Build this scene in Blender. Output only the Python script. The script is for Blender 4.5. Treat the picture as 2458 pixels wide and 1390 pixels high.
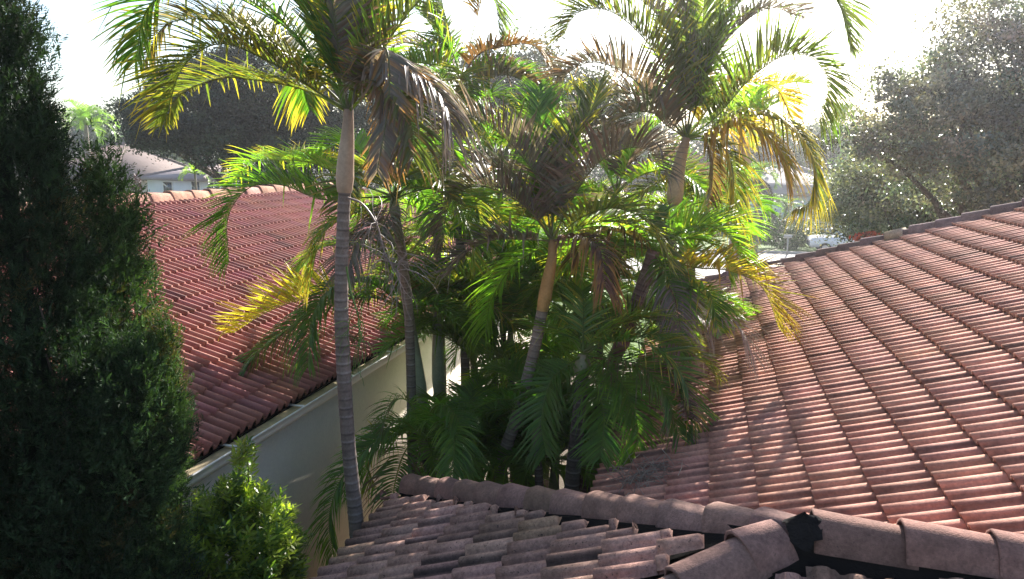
import bpy, math, random
import numpy as np
from mathutils import Vector
random.seed(7); rng = np.random.default_rng(11)
for o in list(bpy.data.objects): bpy.data.objects.remove(o)
scene = bpy.context.scene; col = scene.collection
R = math.radians
# ---------------------------------------------------------------- camera
FPX, W0, H0, HOR, VPX = 1800.0, 2458.0, 1390.0, 380.0, 1701.0
PIT = math.atan((H0/2-HOR)/FPX); YAW = math.atan((VPX-W0/2)*math.cos(PIT)/FPX)
cam = bpy.data.objects.new('camera', bpy.data.cameras.new('camera')); col.objects.link(cam)
cam.data.sensor_width = 36; cam.data.lens = FPX/W0*36; cam.data.clip_end = 3000; cam.data.clip_start = 0.05
cam.location = (0, 0, 0); cam.rotation_euler = (R(90)-PIT, 0, YAW)
scene.camera = cam
Fv = np.array([-math.sin(YAW)*math.cos(PIT), math.cos(YAW)*math.cos(PIT), -math.sin(PIT)])
Rv = np.array([math.cos(YAW), math.sin(YAW), 0.0]); Uv = np.cross(Rv, Fv)
def ray(x, y): return Fv*FPX + Rv*(x-W0/2) + Uv*(H0/2-y)
def at(x, y, Y):                     # point of the world at depth Y (metres north) seen at photo pixel x, y
    d = ray(x, y); return d*(Y/d[1])
def atz(x, y, z):
    d = ray(x, y); return d*(z/d[2])
# ---------------------------------------------------------------- world, sun, exposure
SUN_EL, SUN_AZ = 32.0, 9.0           # azimuth east of north (+y)
w = bpy.data.worlds.new('World'); scene.world = w; w.use_nodes = True
nt = w.node_tree; bg = nt.nodes['Background']
sky = nt.nodes.new('ShaderNodeTexSky'); sky.sky_type = 'NISHITA'; sky.sun_disc = False
sky.sun_elevation = R(SUN_EL); sky.sun_rotation = R(SUN_AZ); sky.air_density = 1.0; sky.dust_density = 1.2; sky.ozone_density = 1.0
nt.links.new(sky.outputs[0], bg.inputs[0]); bg.inputs[1].default_value = 0.08
sl = bpy.data.lights.new('sun', 'SUN'); sl.energy = 5.0; sl.angle = R(0.5); sl.color = (1.0, 0.95, 0.89)
so = bpy.data.objects.new('sun', sl); col.objects.link(so)
sd = Vector((math.sin(R(SUN_AZ))*math.cos(R(SUN_EL)), math.cos(R(SUN_AZ))*math.cos(R(SUN_EL)), math.sin(R(SUN_EL))))
so.rotation_euler = sd.to_track_quat('Z', 'Y').to_euler()
scene.view_settings.view_transform = 'Standard'; scene.view_settings.look = 'None'
scene.view_settings.exposure = 1.75; scene.view_settings.gamma = 1.0
try:
    scene.cycles.transparent_max_bounces = 8; scene.cycles.max_bounces = 6
except Exception: pass
# ---------------------------------------------------------------- helpers
def tag(o, label=None, cat=None, group=None, kind=None):
    for k, v in (('label', label), ('category', cat), ('group', group), ('kind', kind)):
        if v: o[k] = v
    return o
def thing(name, loc, label, cat, group=None):
    o = bpy.data.objects.new(name, None); col.objects.link(o); o.location = [float(c) for c in loc]
    o.empty_display_size = 0.2
    return tag(o, label, cat, group)
def build(name, V, Fc, m, parent=None, C=None, smooth=False):
    """V (n,3) world coordinates, Fc (m,k) faces with equal k or list of arrays"""
    V = np.asarray(V, dtype=np.float32)
    if not isinstance(Fc, list): Fc = [Fc]
    Fc = [np.asarray(f, dtype=np.int32) for f in Fc if len(f)]
    loc = np.zeros(3)
    if parent is not None: loc = np.array(parent.matrix_world.translation) if False else np.array(parent['_w'] if '_w' in parent else parent.location)
    else: loc = np.array([V[:, 0].mean(), V[:, 1].mean(), V[:, 2].min()])
    me = bpy.data.meshes.new(name); me.vertices.add(len(V)); me.vertices.foreach_set('co', (V-loc).astype(np.float32).ravel())
    nl = sum(f.size for f in Fc); npf = sum(len(f) for f in Fc)
    me.loops.add(nl); me.loops.foreach_set('vertex_index', np.concatenate([f.ravel() for f in Fc]))
    me.polygons.add(npf)
    tot = np.concatenate([np.full(len(f), f.shape[1], dtype=np.int32) for f in Fc])
    st = np.concatenate([[0], np.cumsum(tot)[:-1]]).astype(np.int32)
    me.polygons.foreach_set('loop_start', st)
    me.polygons.foreach_set('loop_total', tot)
    if smooth: me.polygons.foreach_set('use_smooth', np.ones(npf, dtype=bool))
    me.update(calc_edges=True); me.validate()
    if C is not None:
        C = np.asarray(C, dtype=np.float32)
        if C.shape[1] == 3: C = np.hstack([C, np.ones((len(C), 1), dtype=np.float32)])
        at_ = me.color_attributes.new('Col', 'FLOAT_COLOR', 'POINT'); at_.data.foreach_set('color', C.ravel())
    me.materials.append(m)
    o = bpy.data.objects.new(name, me); col.objects.link(o)
    if parent is not None: o.parent = parent
    else: o.location = [float(c) for c in loc]
    return o
class MB:                             # collects shapes into one mesh
    def __init__(s): s.V = []; s.F = {3: [], 4: []}; s.C = []; s.n = 0
    def add(s, V, F, C=None):
        V = np.asarray(V, float)
        for f in F: s.F[len(f)].append([i+s.n for i in f])
        s.V.append(V); s.n += len(V)
        if C is not None: s.C.append(np.broadcast_to(np.asarray(C, float), (len(V), 3)))
    def addnp(s, V, F, C=None):
        V = np.asarray(V, float); F = np.asarray(F)+s.n
        s.F[F.shape[1]].append(F); s.V.append(V); s.n += len(V)
        if C is not None: s.C.append(np.broadcast_to(np.asarray(C, float), (len(V), 3)))
    def box(s, lo, hi, C=None):
        x0, y0, z0 = lo; x1, y1, z1 = hi
        V = [(x0,y0,z0),(x1,y0,z0),(x1,y1,z0),(x0,y1,z0),(x0,y0,z1),(x1,y0,z1),(x1,y1,z1),(x0,y1,z1)]
        s.add(V, [(3,2,1,0),(4,5,6,7),(0,1,5,4),(1,2,6,5),(2,3,7,6),(3,0,4,7)], C)
    def hexa(s, V, C=None):
        s.add(V, [(3,2,1,0),(4,5,6,7),(0,1,5,4),(1,2,6,5),(2,3,7,6),(3,0,4,7)], C)
    def tube(s, P, rad, n=8, C=None, cap=True):
        P = np.asarray(P, float); m = len(P); rad = np.broadcast_to(np.asarray(rad, float), (m,))
        T = np.gradient(P, axis=0); T /= np.linalg.norm(T, axis=1)[:, None]+1e-9
        ref = np.array([1.0, 0, 0]) if abs(T[0][0]) < 0.8 else np.array([0, 1.0, 0])
        V = np.zeros((m, n, 3)); a = np.arange(n)*2*math.pi/n
        for i in range(m):
            x = ref - T[i]*(ref@T[i]); x /= np.linalg.norm(x); ref = x; y = np.cross(T[i], x)
            V[i] = P[i] + rad[i]*(np.cos(a)[:, None]*x + np.sin(a)[:, None]*y)
        i, j = np.meshgrid(np.arange(m-1), np.arange(n), indexing='ij'); j2 = (j+1) % n
        F = np.stack([i*n+j, i*n+j2, (i+1)*n+j2, (i+1)*n+j], -1).reshape(-1, 4)
        if C is not None and np.asarray(C).ndim == 2: C = np.repeat(np.asarray(C, float), n, axis=0)
        s.addnp(V.reshape(-1, 3), F, C)
        if cap:
            for k in (0, m-1):
                Vc = np.vstack([V[k], P[k]]); Fc = np.array([[q, (q+1) % n, n] for q in range(n)])
                cc = None if C is None else (C if np.asarray(C).ndim == 1 else C[k*n])
                s.addnp(Vc, Fc, cc)
    def build(s, name, m, parent=None, smooth=False):
        Fs = []
        for k in (3, 4):
            if s.F[k]: Fs.append(np.concatenate([np.asarray(f).reshape(-1, k) for f in s.F[k]]))
        return build(name, np.concatenate(s.V), Fs, m, parent, np.concatenate(s.C) if s.C else None, smooth)
def catmull(P, n):
    P = np.asarray(P, float); Q = np.vstack([2*P[0]-P[1], P, 2*P[-1]-P[-2]]); out = []
    m = len(P)-1
    for t in np.linspace(0, m-1e-6, n):
        i = int(t); u = t-i; a, b, c, d = Q[i:i+4]
        out.append(0.5*((2*b)+(-a+c)*u+(2*a-5*b+4*c-d)*u*u+(-a+3*b-3*c+d)*u**3))
    return np.array(out)
def resample(P, n):
    d = np.concatenate([[0], np.cumsum(np.linalg.norm(np.diff(P, axis=0), axis=1))]); s = np.linspace(0, d[-1], n)
    return np.stack([np.interp(s, d, P[:, k]) for k in range(3)], 1), d[-1]
# ---------------------------------------------------------------- materials
def mat(name, color=(.5,.5,.5), rough=.7, attr=False, noise=None, bump=None, spec=.4, metal=0, transl=0, tcol=None, speck=None, sheen=0):
    """noise=(scale, amount), bump=(scale, strength), speck=(scale, threshold, colour)"""
    m = bpy.data.materials.new(name); m.use_nodes = True; t = m.node_tree; N = t.nodes; L = t.links
    b = N['Principled BSDF']; b.inputs['Roughness'].default_value = rough; b.inputs['Specular IOR Level'].default_value = spec
    b.inputs['Metallic'].default_value = metal
    tc = N.new('ShaderNodeTexCoord'); src = None
    if attr:
        a = N.new('ShaderNodeAttribute'); a.attribute_name = 'Col'; src = a.outputs['Color']
    else:
        r = N.new('ShaderNodeRGB'); r.outputs[0].default_value = (*color, 1); src = r.outputs[0]
    if noise:
        for (sc, am) in (noise if isinstance(noise, list) else [noise]):
            n = N.new('ShaderNodeTexNoise'); n.inputs['Scale'].default_value = sc; n.inputs['Detail'].default_value = 6; n.inputs['Roughness'].default_value = .65
            L.new(tc.outputs['Object'], n.inputs['Vector'])
            mr = N.new('ShaderNodeMapRange'); mr.inputs['From Min'].default_value = .3; mr.inputs['From Max'].default_value = .7
            mr.inputs['To Min'].default_value = 1-am; mr.inputs['To Max'].default_value = 1+am*.7
            L.new(n.outputs['Fac'], mr.inputs['Value'])
            mx = N.new('ShaderNodeVectorMath'); mx.operation = 'SCALE'
            L.new(src, mx.inputs[0]); L.new(mr.outputs[0], mx.inputs['Scale']); src = mx.outputs[0]
    if speck:
        sc, th, sc_col = speck
        n = N.new('ShaderNodeTexNoise'); n.inputs['Scale'].default_value = sc; n.inputs['Detail'].default_value = 4; n.inputs['Roughness'].default_value = .8
        L.new(tc.outputs['Object'], n.inputs['Vector'])
        mr = N.new('ShaderNodeMapRange'); mr.inputs['From Min'].default_value = th; mr.inputs['From Max'].default_value = th+.06
        L.new(n.outputs['Fac'], mr.inputs['Value'])
        mx = N.new('ShaderNodeMix'); mx.data_type = 'RGBA'; L.new(mr.outputs[0], mx.inputs['Factor'])
        L.new(src, mx.inputs['A']); mx.inputs['B'].default_value = (*sc_col, 1); src = mx.outputs['Result']
    L.new(src, b.inputs['Base Color'])
    if bump:
        n = N.new('ShaderNodeTexNoise'); n.inputs['Scale'].default_value = bump[0]; n.inputs['Detail'].default_value = 5
        L.new(tc.outputs['Object'], n.inputs['Vector'])
        bp = N.new('ShaderNodeBump'); bp.inputs['Strength'].default_value = bump[1]; bp.inputs['Distance'].default_value = bump[2] if len(bump) > 2 else .01
        L.new(n.outputs['Fac'], bp.inputs['Height']); L.new(bp.outputs[0], b.inputs['Normal'])
    if transl:
        tr = N.new('ShaderNodeBsdfTranslucent'); ms = N.new('ShaderNodeMixShader'); ms.inputs[0].default_value = transl
        sc = N.new('ShaderNodeVectorMath'); sc.operation = 'MULTIPLY'; sc.inputs[1].default_value = tcol or (1.6, 1.7, .8)
        L.new(src, sc.inputs[0]); L.new(sc.outputs[0], tr.inputs['Color'])
        L.new(b.outputs[0], ms.inputs[1]); L.new(tr.outputs[0], ms.inputs[2]); L.new(ms.outputs[0], N['Material Output'].inputs['Surface'])
    return m
M_tileC = mat('concrete_tile_pink', attr=True, rough=.85, noise=[(.9, .2), (8, .16), (38, .28)], bump=(160, .8, .006), speck=(55, .68, (.035, .02, .018)), spec=.25)
M_tileA = mat('concrete_tile_weathered', attr=True, rough=.9, noise=[(1.5, .35), (9, .3), (45, .38)], bump=(150, .9, .008), speck=(42, .60, (.03, .024, .024)), spec=.2)
M_tileL = mat('concrete_tile_red', attr=True, rough=.75, noise=[(.8, .2), (40, .16)], bump=(120, .5, .003), spec=.4)
M_under = mat('roof_underlay', (.008, .007, .007), .95, bump=(60, .5, .01), spec=.1)
M_mortar = mat('dark_mortar', (.012, .011, .011), .95, bump=(35, 1.0, .02), noise=(20, .5), spec=.1)
M_cap = mat('ridge_tile_concrete', attr=True, rough=.9, noise=[(2.2, .40), (11, .25), (60, .3)], bump=(150, .9, .006), speck=(65, .62, (.07, .05, .045)), spec=.2)
M_stucco = mat('cream_stucco', (.84, .75, .63), .9, noise=[(.7, .10), (30, .06)], bump=(90, .5, .006), spec=.2)
M_stucco2 = mat('house_stucco', (.62, .55, .46), .9, noise=(.7, .10), bump=(90, .5, .006), spec=.2)
M_white = mat('white_painted_metal', (.75, .74, .70), .4, noise=(6, .07), spec=.5)
M_gut = mat('gutter_bed_silt', (.42, .34, .20), .8, noise=[(3, .3), (25, .2)])
M_frond = mat('palm_leaflet', attr=True, rough=.38, noise=(7, .22), transl=.5, tcol=(2.2, 2.6, .9), spec=.55)
M_mau = mat('flare_tinted_leaflet', attr=True, rough=.42, noise=(7, .25), transl=.36, tcol=(1.6, 1.5, 1.1), spec=.5)  # leaflets whose mauve tint paints in a flare veil
M_dry = mat('dry_palm_leaflet', attr=True, rough=.6, noise=(9, .3), transl=.2, tcol=(1.3, 1.2, 1.0), spec=.3)
M_rachis = mat('palm_rachis', attr=True, rough=.5, noise=(12, .25), spec=.4)
M_trunk = mat('ringed_palm_trunk', attr=True, rough=.8, noise=[(9, .3), (60, .25)], bump=(70, .5, .006), spec=.25)
M_shaft = mat('palm_crownshaft', attr=True, rough=.5, noise=[(5, .22), (40, .12)], spec=.4)
M_bark = mat('oak_bark', (.11, .085, .07), .95, noise=(8, .4), bump=(25, .8, .03), spec=.2)
M_oak = mat('oak_leaf', attr=True, rough=.27, transl=.22, tcol=(1.6, 1.8, .7), spec=.6)
M_oakd = mat('dull_oak_leaf', attr=True, rough=.5, transl=.15, tcol=(1.5, 1.7, .8), spec=.25)  # rougher, less glossy leaf for the oaks farther back
M_cyp = mat('cypress_foliage', attr=True, rough=.65, transl=.2, tcol=(1.7, 2.1, .7), spec=.12)
M_pod = mat('podocarpus_leaf', attr=True, rough=.35, transl=.5, tcol=(1.7, 1.9, .6), spec=.5)
M_hedge = mat('hedge_leaf', attr=True, rough=.45, transl=.2, spec=.4)
M_grassg = mat('lawn', (.10, .17, .03), .9, noise=[(.5, .3), (20, .3)], bump=(60, .8, .03))
M_ground = mat('soil_and_mulch', (.10, .075, .05), .95, noise=[(1.5, .35), (25, .35)], bump=(30, .8, .03))
M_road = mat('pale_asphalt', (.27, .26, .25), .85, noise=[(.6, .12), (60, .2)], bump=(120, .4, .01))
M_kerb = mat('kerb_concrete', (.42, .40, .37), .85, noise=(5, .15))
M_glass = mat('dark_window_glass', (.03, .04, .05), .06, spec=.8)
M_carp = mat('white_car_paint', (.78, .79, .8), .2, spec=.6)
M_tyre = mat('tyre_rubber', (.02, .02, .02), .8)
M_rim = mat('alloy_rim', (.5, .5, .52), .3, metal=.9)
M_lamp = mat('lamp_lens', (.6, .5, .45), .15)
# ================================================================ SETTING
GZ = -5.75
def sheet(name, pts, z, m):
    b = MB(); b.add([(x, y, z) for x, y in pts], [tuple(range(len(pts)))]); return tag(b.build(name, m), kind='structure')
sheet('ground', [(-900, -300), (900, -300), (900, 1800), (-900, 1800)], GZ, M_ground)
sheet('lawn', [(-90, 47.5), (90, 51.5), (90, 120), (-90, 120)], GZ+.012, M_grassg)
sheet('front_lawn', [(-60, 21), (60, 21), (60, 36.5), (-60, 32.5)], GZ+.008, M_grassg)
sheet('road', [(-120, 33), (120, 38), (120, 50.8), (-120, 45.4)], GZ+.016, M_road)
kb = MB()
kb.hexa([(-120,45.4,GZ),(120,50.8,GZ),(120,51.0,GZ),(-120,45.6,GZ),(-120,45.4,GZ+.13),(120,50.8,GZ+.13),(120,51.0,GZ+.13),(-120,45.6,GZ+.13)])
tag(kb.build('kerb', M_kerb), kind='structure')
# ================================================================ ROOFS
PW = .287
def rib_profile(s, kind):             # s in 0..1 over one tile; two barrels and broad pans
    h = np.zeros_like(s)
    for c, wd, hh in ((.25, .140, .038), (.75, .165, .043)) if kind != 'L' else ((.25, .122, .074), (.75, .122, .074)):
        d = np.abs(s-c)/wd
        h = np.maximum(h, hh*np.sqrt(np.clip(1-np.clip(d, 0, 1)**2.2, 0, 1)))
    return h
def tiles(name, O, U, Vd, E, urange, rows, vlim, kind, m, parent, colf, seed=0, butt=.030, endround=False, jit=.004, tw=PW):
    """tile field: O origin on the eave, U along the eave, Vd up the slope; vlim(u)->(vmin,vmax)"""
    r_ = np.random.default_rng(seed); U = np.array(U, float); Vd = np.array(Vd, float); Vd /= np.linalg.norm(Vd)
    Nn = np.cross(U, Vd); Nn *= np.sign(Nn[2])
    s = np.array([0, .06, .115, .135, .165, .205, .25, .295, .335, .365, .385, .45, .52, .59, .61, .64, .69, .75, .81, .86, .89, .915, 1.0]); ns = len(s)
    prof = rib_profile(s, kind)
    b = MB(); u0, u1 = urange; ncol = int(math.ceil((u1-u0)/tw))
    for r in range(rows):
        off = (.5*tw if r % 2 else 0) + r_.uniform(-.006, .006) if kind != 'L' else r_.uniform(-.006, .006)
        for c in range(-1, ncol+1):
            ua = u0+c*tw+off
            us = ua+s*tw*1.0
            va, vb = r*E, (r+1)*E+.045
            # barrels are cut one by one at hips, pans follow
            ucut = ua+np.where(s < .5, .25, .75)*tw
            lo = np.array([vlim(x)[0] for x in us]); hi = np.array([vlim(x)[1] for x in (ucut if endround else us)])
            if endround: hi = hi - r_.uniform(0, .09, 2)[(s >= .5).astype(int)]
            if hi.max() <= va+.03 or lo.min() >= vb-.03 or us[0] < u0-.01-(tw if kind else 0) and False: continue
            if us[-1] < u0 or us[0] > u1: continue
            us = np.clip(us, u0, u1)
            clipped = hi.min() < vb
            nv = 7 if clipped else 3
            dz = r_.normal(0, jit*.5); tilt = r_.normal(0, jit*.6); shf = r_.normal(0, .004)
            col_ = colf(r_, r, c)
            tt = np.linspace(0, 1, nv)
            if clipped: tt = np.array([0, .5, .8, .9, .96, .985, 1.0])
            rowsV = []; rowsC = []
            vb_ = np.minimum(vb, hi); va_ = np.minimum(np.maximum(va+shf, lo), vb_)
            vb_ = np.maximum(vb_, va_)
            # butt face
            for k in range(-1, nv):
                t = max(tt[k], 0) if k >= 0 else 0
                v = va_+(vb_-va_)*t
                base = butt*(1-(v-va)/(vb-va))+.003+dz+tilt*(s-.5)
                p = prof.copy()
                if clipped and endround:
                    cut = hi < vb
                    fall = np.where(cut, np.sqrt(np.clip(1-np.clip((t-.9)/.1, 0, 1)**2, 0, 1)), 1)
                    p = p*fall
                h = base+p
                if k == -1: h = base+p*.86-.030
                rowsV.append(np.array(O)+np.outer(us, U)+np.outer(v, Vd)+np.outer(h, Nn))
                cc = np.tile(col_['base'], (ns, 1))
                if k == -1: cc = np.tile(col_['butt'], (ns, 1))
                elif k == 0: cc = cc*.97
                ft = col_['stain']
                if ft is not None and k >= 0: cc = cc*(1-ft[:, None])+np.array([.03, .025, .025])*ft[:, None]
                tp = (prof/prof.max())[:, None]*col_['top']  # worn barrel tops, paled further to paint in sun highlights
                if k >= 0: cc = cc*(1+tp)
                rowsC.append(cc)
            V = np.concatenate(rowsV); C = np.concatenate(rowsC); nr = len(rowsV)
            i, j = np.meshgrid(np.arange(nr-1), np.arange(ns-1), indexing='ij')
            F = np.stack([i*ns+j, i*ns+j+1, (i+1)*ns+j+1, (i+1)*ns+j], -1).reshape(-1, 4)
            if np.dot(np.cross(U, Vd), Nn) < 0: F = F[:, ::-1]
            b.addnp(V, F, C)
    return b.build(name, m, parent, smooth=True)
S_ = np.array([0, .06, .115, .135, .165, .205, .25, .295, .335, .365, .385, .45, .52, .59, .61, .64, .69, .75, .81, .86, .89, .915, 1.0])
def colC(r_, r, c):
    k = r_.normal(0, .09); base = np.array([.42, .208, .148])*(1+k*.8)*np.array([1, 1+r_.normal(0, .02), 1+r_.normal(0, .025)])
    st = np.zeros(len(S_))
    a = np.clip(r_.uniform(-.3, .95), 0, 1)
    st = np.maximum(st, a*np.exp(-((S_-.625)/.045)**2))          # dirt settled along one flank of the interlocking barrel
    a2 = np.clip(r_.uniform(-.9, .7), 0, 1)
    st = np.maximum(st, a2*np.exp(-((S_-.13)/.03)**2))
    if r_.random() < .06: base = base*.78
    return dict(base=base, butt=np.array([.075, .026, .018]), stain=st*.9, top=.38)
def colA(r_, r, c):
    k = r_.normal(0, .14); base = np.array([.38, .225, .17])*(1+k)*np.array([1, 1+r_.normal(0, .03), 1+r_.normal(0, .04)])
    st = np.zeros(len(S_))
    if r_.random() < .6: st = np.maximum(st, r_.uniform(.4, .98)*np.exp(-((S_-r_.choice([.6, .1, .45]))/.11)**2))
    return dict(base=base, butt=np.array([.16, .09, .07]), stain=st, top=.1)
def colL(r_, r, c):
    k = r_.normal(0, .07); base = np.array([.235, .092, .072])*(1+k)*np.array([1, 1+r_.normal(0, .05), 1+r_.normal(0, .06)])
    if r_.random() < .05: base = base*r_.uniform(.6, .8)
    return dict(base=base, butt=np.array([.08, .028, .02]), stain=np.zeros(len(S_)), top=.75)  # dark base and paler rib tops put sunlit stripes into the colour
def caps(name, P, parent, m=M_cap, E=.36, wd=.135, ht=.115, lift=.05, colr=(.36, .23, .19), seed=1, drop=.11, skip=(), flat=.45):
    """ridge or hip tiles laid along polyline P from its low end up, each lapping over the one before"""
    r_ = np.random.default_rng(seed); P = [np.array(p, float) for p in P]
    Lt = np.linalg.norm(P[1]-P[0]); T = (P[1]-P[0])/Lt
    S = np.cross(T, (0, 0, 1.0)); S /= np.linalg.norm(S); Up = np.cross(S, T)
    n = int(Lt/E)+1; b = MB()
    prof = np.array([(-1.0, -drop/ht), (-.97, -.55), (-.80, .15), (-.62, .60), (-flat, .92), (-.2, 1.0), (.2, 1.0), (flat, .92), (.62, .60), (.80, .15), (.97, -.55), (1.0, -drop/ht)])
    n_p = len(prof)
    for k in range(n):
        if k in skip: continue
        a0 = k*E+r_.normal(0, .006); a1 = min(a0+E+.06, Lt+.03)
        if a1-a0 < .1: continue
        jl = r_.normal(0, .005, 3); yaw = r_.normal(0, .012)
        c = np.array(colr)*(1+r_.normal(0, .08))*np.array([1, 1+r_.normal(0, .03), 1+r_.normal(0, .05)])
        rows = []; rc = []
        for (t, inner) in ((0.0, 1), (0.0, 0), (.02, 0), (.5, 0), (1.0, 0)):
            a = a0+(a1-a0)*t; sc = 1.0-.10*t; l = lift+.034*(1-t)+jl[0]
            q = prof*np.array([wd*sc, ht*sc])
            if inner: q = q*np.array([.86, .86])-np.array([0, .006])
            if t == 0 and not inner: q = q*.97
            rows.append(P[0]+T*a+S*(q[:, 0]+jl[1]+yaw*(t-.5))[:, None]+Up*(q[:, 1]+l)[:, None])
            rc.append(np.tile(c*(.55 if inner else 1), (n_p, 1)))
        V = np.concatenate(rows); nr = len(rows)
        i, j = np.meshgrid(np.arange(nr-1), np.arange(n_p-1), indexing='ij')
        F = np.stack([i*n_p+j, (i+1)*n_p+j, (i+1)*n_p+j+1, i*n_p+j+1], -1).reshape(-1, 4)
        b.addnp(V, F, np.concatenate(rc))
    return b.build(name, m, parent)
def bedding(P, parent, wd=.10, ht=.07, name='mortar_bed', dn=.06):
    b = MB(); P = np.array(P, float); N_ = 40
    T = P[1]-P[0]; T /= np.linalg.norm(T); S = np.cross(T, (0, 0, 1.0)); S /= np.linalg.norm(S); Up = np.cross(S, T)
    rows = []
    for k in range(N_+1):
        p = P[0]+(P[1]-P[0])*k/N_; j = rng.normal(0, .006, 4)
        rows.append([p-S*(wd+j[0])-Up*dn, p-S*(wd*.8+j[1])+Up*(ht+j[2]), p+S*(wd*.8+j[3])+Up*(ht+j[2]), p+S*(wd+j[1])-Up*dn])
    V = np.array(rows).reshape(-1, 3)
    F = [(k*4+j, (k+1)*4+j, (k+1)*4+j+1, k*4+j+1) for k in range(N_) for j in range(3)]
    b.add(V, F); return b.build(name, M_mortar, parent)
# ---------- near house
tA = .404; EZ = -3.04
nh = thing('tile_roof_house', (1.5, 6, GZ), 'pink concrete tile roof house filling the right side, its hip and ridge crossing the foreground', 'house')
APX = np.array([.48, 3.72, -1.806]); RE = np.array([9.0, 3.72, -1.806])
XA, XC = -2.63, -.87                                # eaves of the projecting wing and the main west slope
zA = lambda x: -2.0+tA*x
zC = lambda x: -2.67+tA*x
NWc = np.array([XA, 6.24, zA(XA)]); sB = (APX[2]+1.981)/(3.72-3.4125); yB = APX[1]-(APX[2]-zA(XA))/sB
SWc = np.array([XA, yB, zA(XA)]); VAL = np.array([2.13, 3.72, -1.806]); IC = np.array([XC, 6.24, zC(XC)])
HC0 = np.array([XC, 16.9, zC(XC)]); HC1 = np.array([6.6, 11.75, zC(6.6)])   # hip of the main wing, up to its ridge
roof = MB(); d = .02; SLT = .12
def slab(pts): 
    pts = [np.array(p, float)-np.array([0, 0, d]) for p in pts]; low = [p-np.array([0, 0, SLT]) for p in pts]; n = len(pts)
    V = pts+low
    F = []
    if n == 3: F = [(0, 1, 2), (5, 4, 3)]
    elif n == 4: F = [(0, 1, 2, 3), (7, 6, 5, 4)]
    F += [(i, (i+1) % n, n+(i+1) % n, n+i) for i in range(n)]
    roof.add(V, F)
slab([APX, NWc, SWc]); slab([APX, (9, 3.72, APX[2]), (9, 6.24, zA(XA)), (NWc)])
slab([SWc, (9, yB, zA(XA)), (9, 3.72, APX[2]), APX])
slab([VAL, IC+[0,0,0], (XC, 16.9, zC(XC)), HC1]); slab([VAL, HC1, (6.6, -3, zC(6.6)), (2.13, -3, zC(2.13))])
rf = roof.build('roof', M_under, nh)
rf['_w'] = list(nh.location)
eA = .355*math.cos(math.atan(tA)) 
Vw = np.array([1, 0, tA]); lenf = math.sqrt(1+tA*tA)
# plane A (west face of the wing), u = north
fA = lambda y: (0, lenf*((6.24-y)*(APX[0]-XA)/(6.24-3.72) if y > 3.72 else (y-yB)/(3.72-yB)*(APX[0]-XA))-.36)
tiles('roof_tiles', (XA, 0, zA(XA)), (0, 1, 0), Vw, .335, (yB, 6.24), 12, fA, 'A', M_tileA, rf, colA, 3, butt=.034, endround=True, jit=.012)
# plane B (south face): u = east
lB = math.sqrt(1+sB*sB)
fB = lambda x: (0, lB*(min(1, (x-XA)/(APX[0]-XA))*(3.72-yB))-.20)
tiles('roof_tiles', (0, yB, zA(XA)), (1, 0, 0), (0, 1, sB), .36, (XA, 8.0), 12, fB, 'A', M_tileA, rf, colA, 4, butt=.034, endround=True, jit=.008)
# plane D (north face of the wing)
sD = (APX[2]-NWc[2])/(6.24-3.72); lD = math.sqrt(1+sD*sD)
fD = lambda x: (0 if x < XC else lD*2.52*min(1, (x-XC)/(2.13-XC))+.05, lD*2.52*min(1, (x-XA)/(APX[0]-XA))-.13)
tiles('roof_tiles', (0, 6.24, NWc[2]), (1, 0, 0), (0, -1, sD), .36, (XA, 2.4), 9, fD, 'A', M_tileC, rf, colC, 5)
# plane C (west face of the main wing)
def fC(y):
    lo = 0 if y > 6.24 else lenf*3.0*min(1, (6.24-y)/2.52)+.03
    hi = lenf*7.47*min(1, (16.9-y)/(16.9-11.75)) - .10
    return lo, hi
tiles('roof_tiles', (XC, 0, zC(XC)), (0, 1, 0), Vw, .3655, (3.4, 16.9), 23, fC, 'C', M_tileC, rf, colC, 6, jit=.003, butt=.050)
# north face of main wing, plain to the other side
nb = MB(); 
nb.add([HC0-[0,0,.02], HC1-[0,0,.02], np.array([14, 11.75, HC1[2]-.02]), np.array([14, 16.9, zC(XC)-.02])], [(3, 2, 1, 0)], (.36, .19, .16)); nb.build('north_roof_face', M_tileC, rf)
# ridge and hip tiles
caps('hip_tiles', (NWc+[0,0,0.02], APX+[.0,0.0,0.0]), rf, E=.335, wd=.125, ht=.080, lift=-.035, drop=.06, colr=(.28, .165, .13), seed=21)
bedding((NWc, APX), rf, .10, .0)
caps('hip_tiles', (SWc, APX+(SWc-APX)*.03), rf, E=.37, wd=.14, ht=.09, lift=-.005, drop=.09, colr=(.30, .18, .135), seed=22, flat=.3)
bedding((SWc, APX), rf, .11, .015)
caps('ridge_tiles', (APX+[.09, 0, 0], RE), rf, E=.40, wd=.135, ht=.085, lift=-.03, drop=.07, colr=(.29, .155, .12), seed=23, flat=.35)
bedding((APX-[.02, 0, 0], RE), rf, .105, .0)
cc = caps('hip_tiles', (HC0, HC1), rf, E=.42, wd=.15, ht=.10, lift=.04, colr=(.20, .135, .125), seed=24)
bedding((HC0, HC1), rf, .12, .06)
# one pale replaced tile on the far hip
pv = hitv = at(2147, 577, 14.1)
q = HC0+(HC1-HC0)*.545
b = MB(); T = (HC1-HC0)/np.linalg.norm(HC1-HC0); S = np.cross(T, (0, 0, 1)); S /= np.linalg.norm(S); Up = np.cross(S, T)
b.hexa([q-T*.15-S*.17+Up*.02, q+T*.15-S*.17+Up*.02, q+T*.15+S*.17+Up*.02, q-T*.15+S*.17+Up*.02, q-T*.14-S*.10+Up*.175, q+T*.14-S*.10+Up*.175, q+T*.14+S*.10+Up*.175, q-T*.14+S*.10+Up*.175], (.52, .42, .30))
tag(b.build('patched_hip_tile', M_cap, rf), 'pale tan replacement tile on the far hip')
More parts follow.
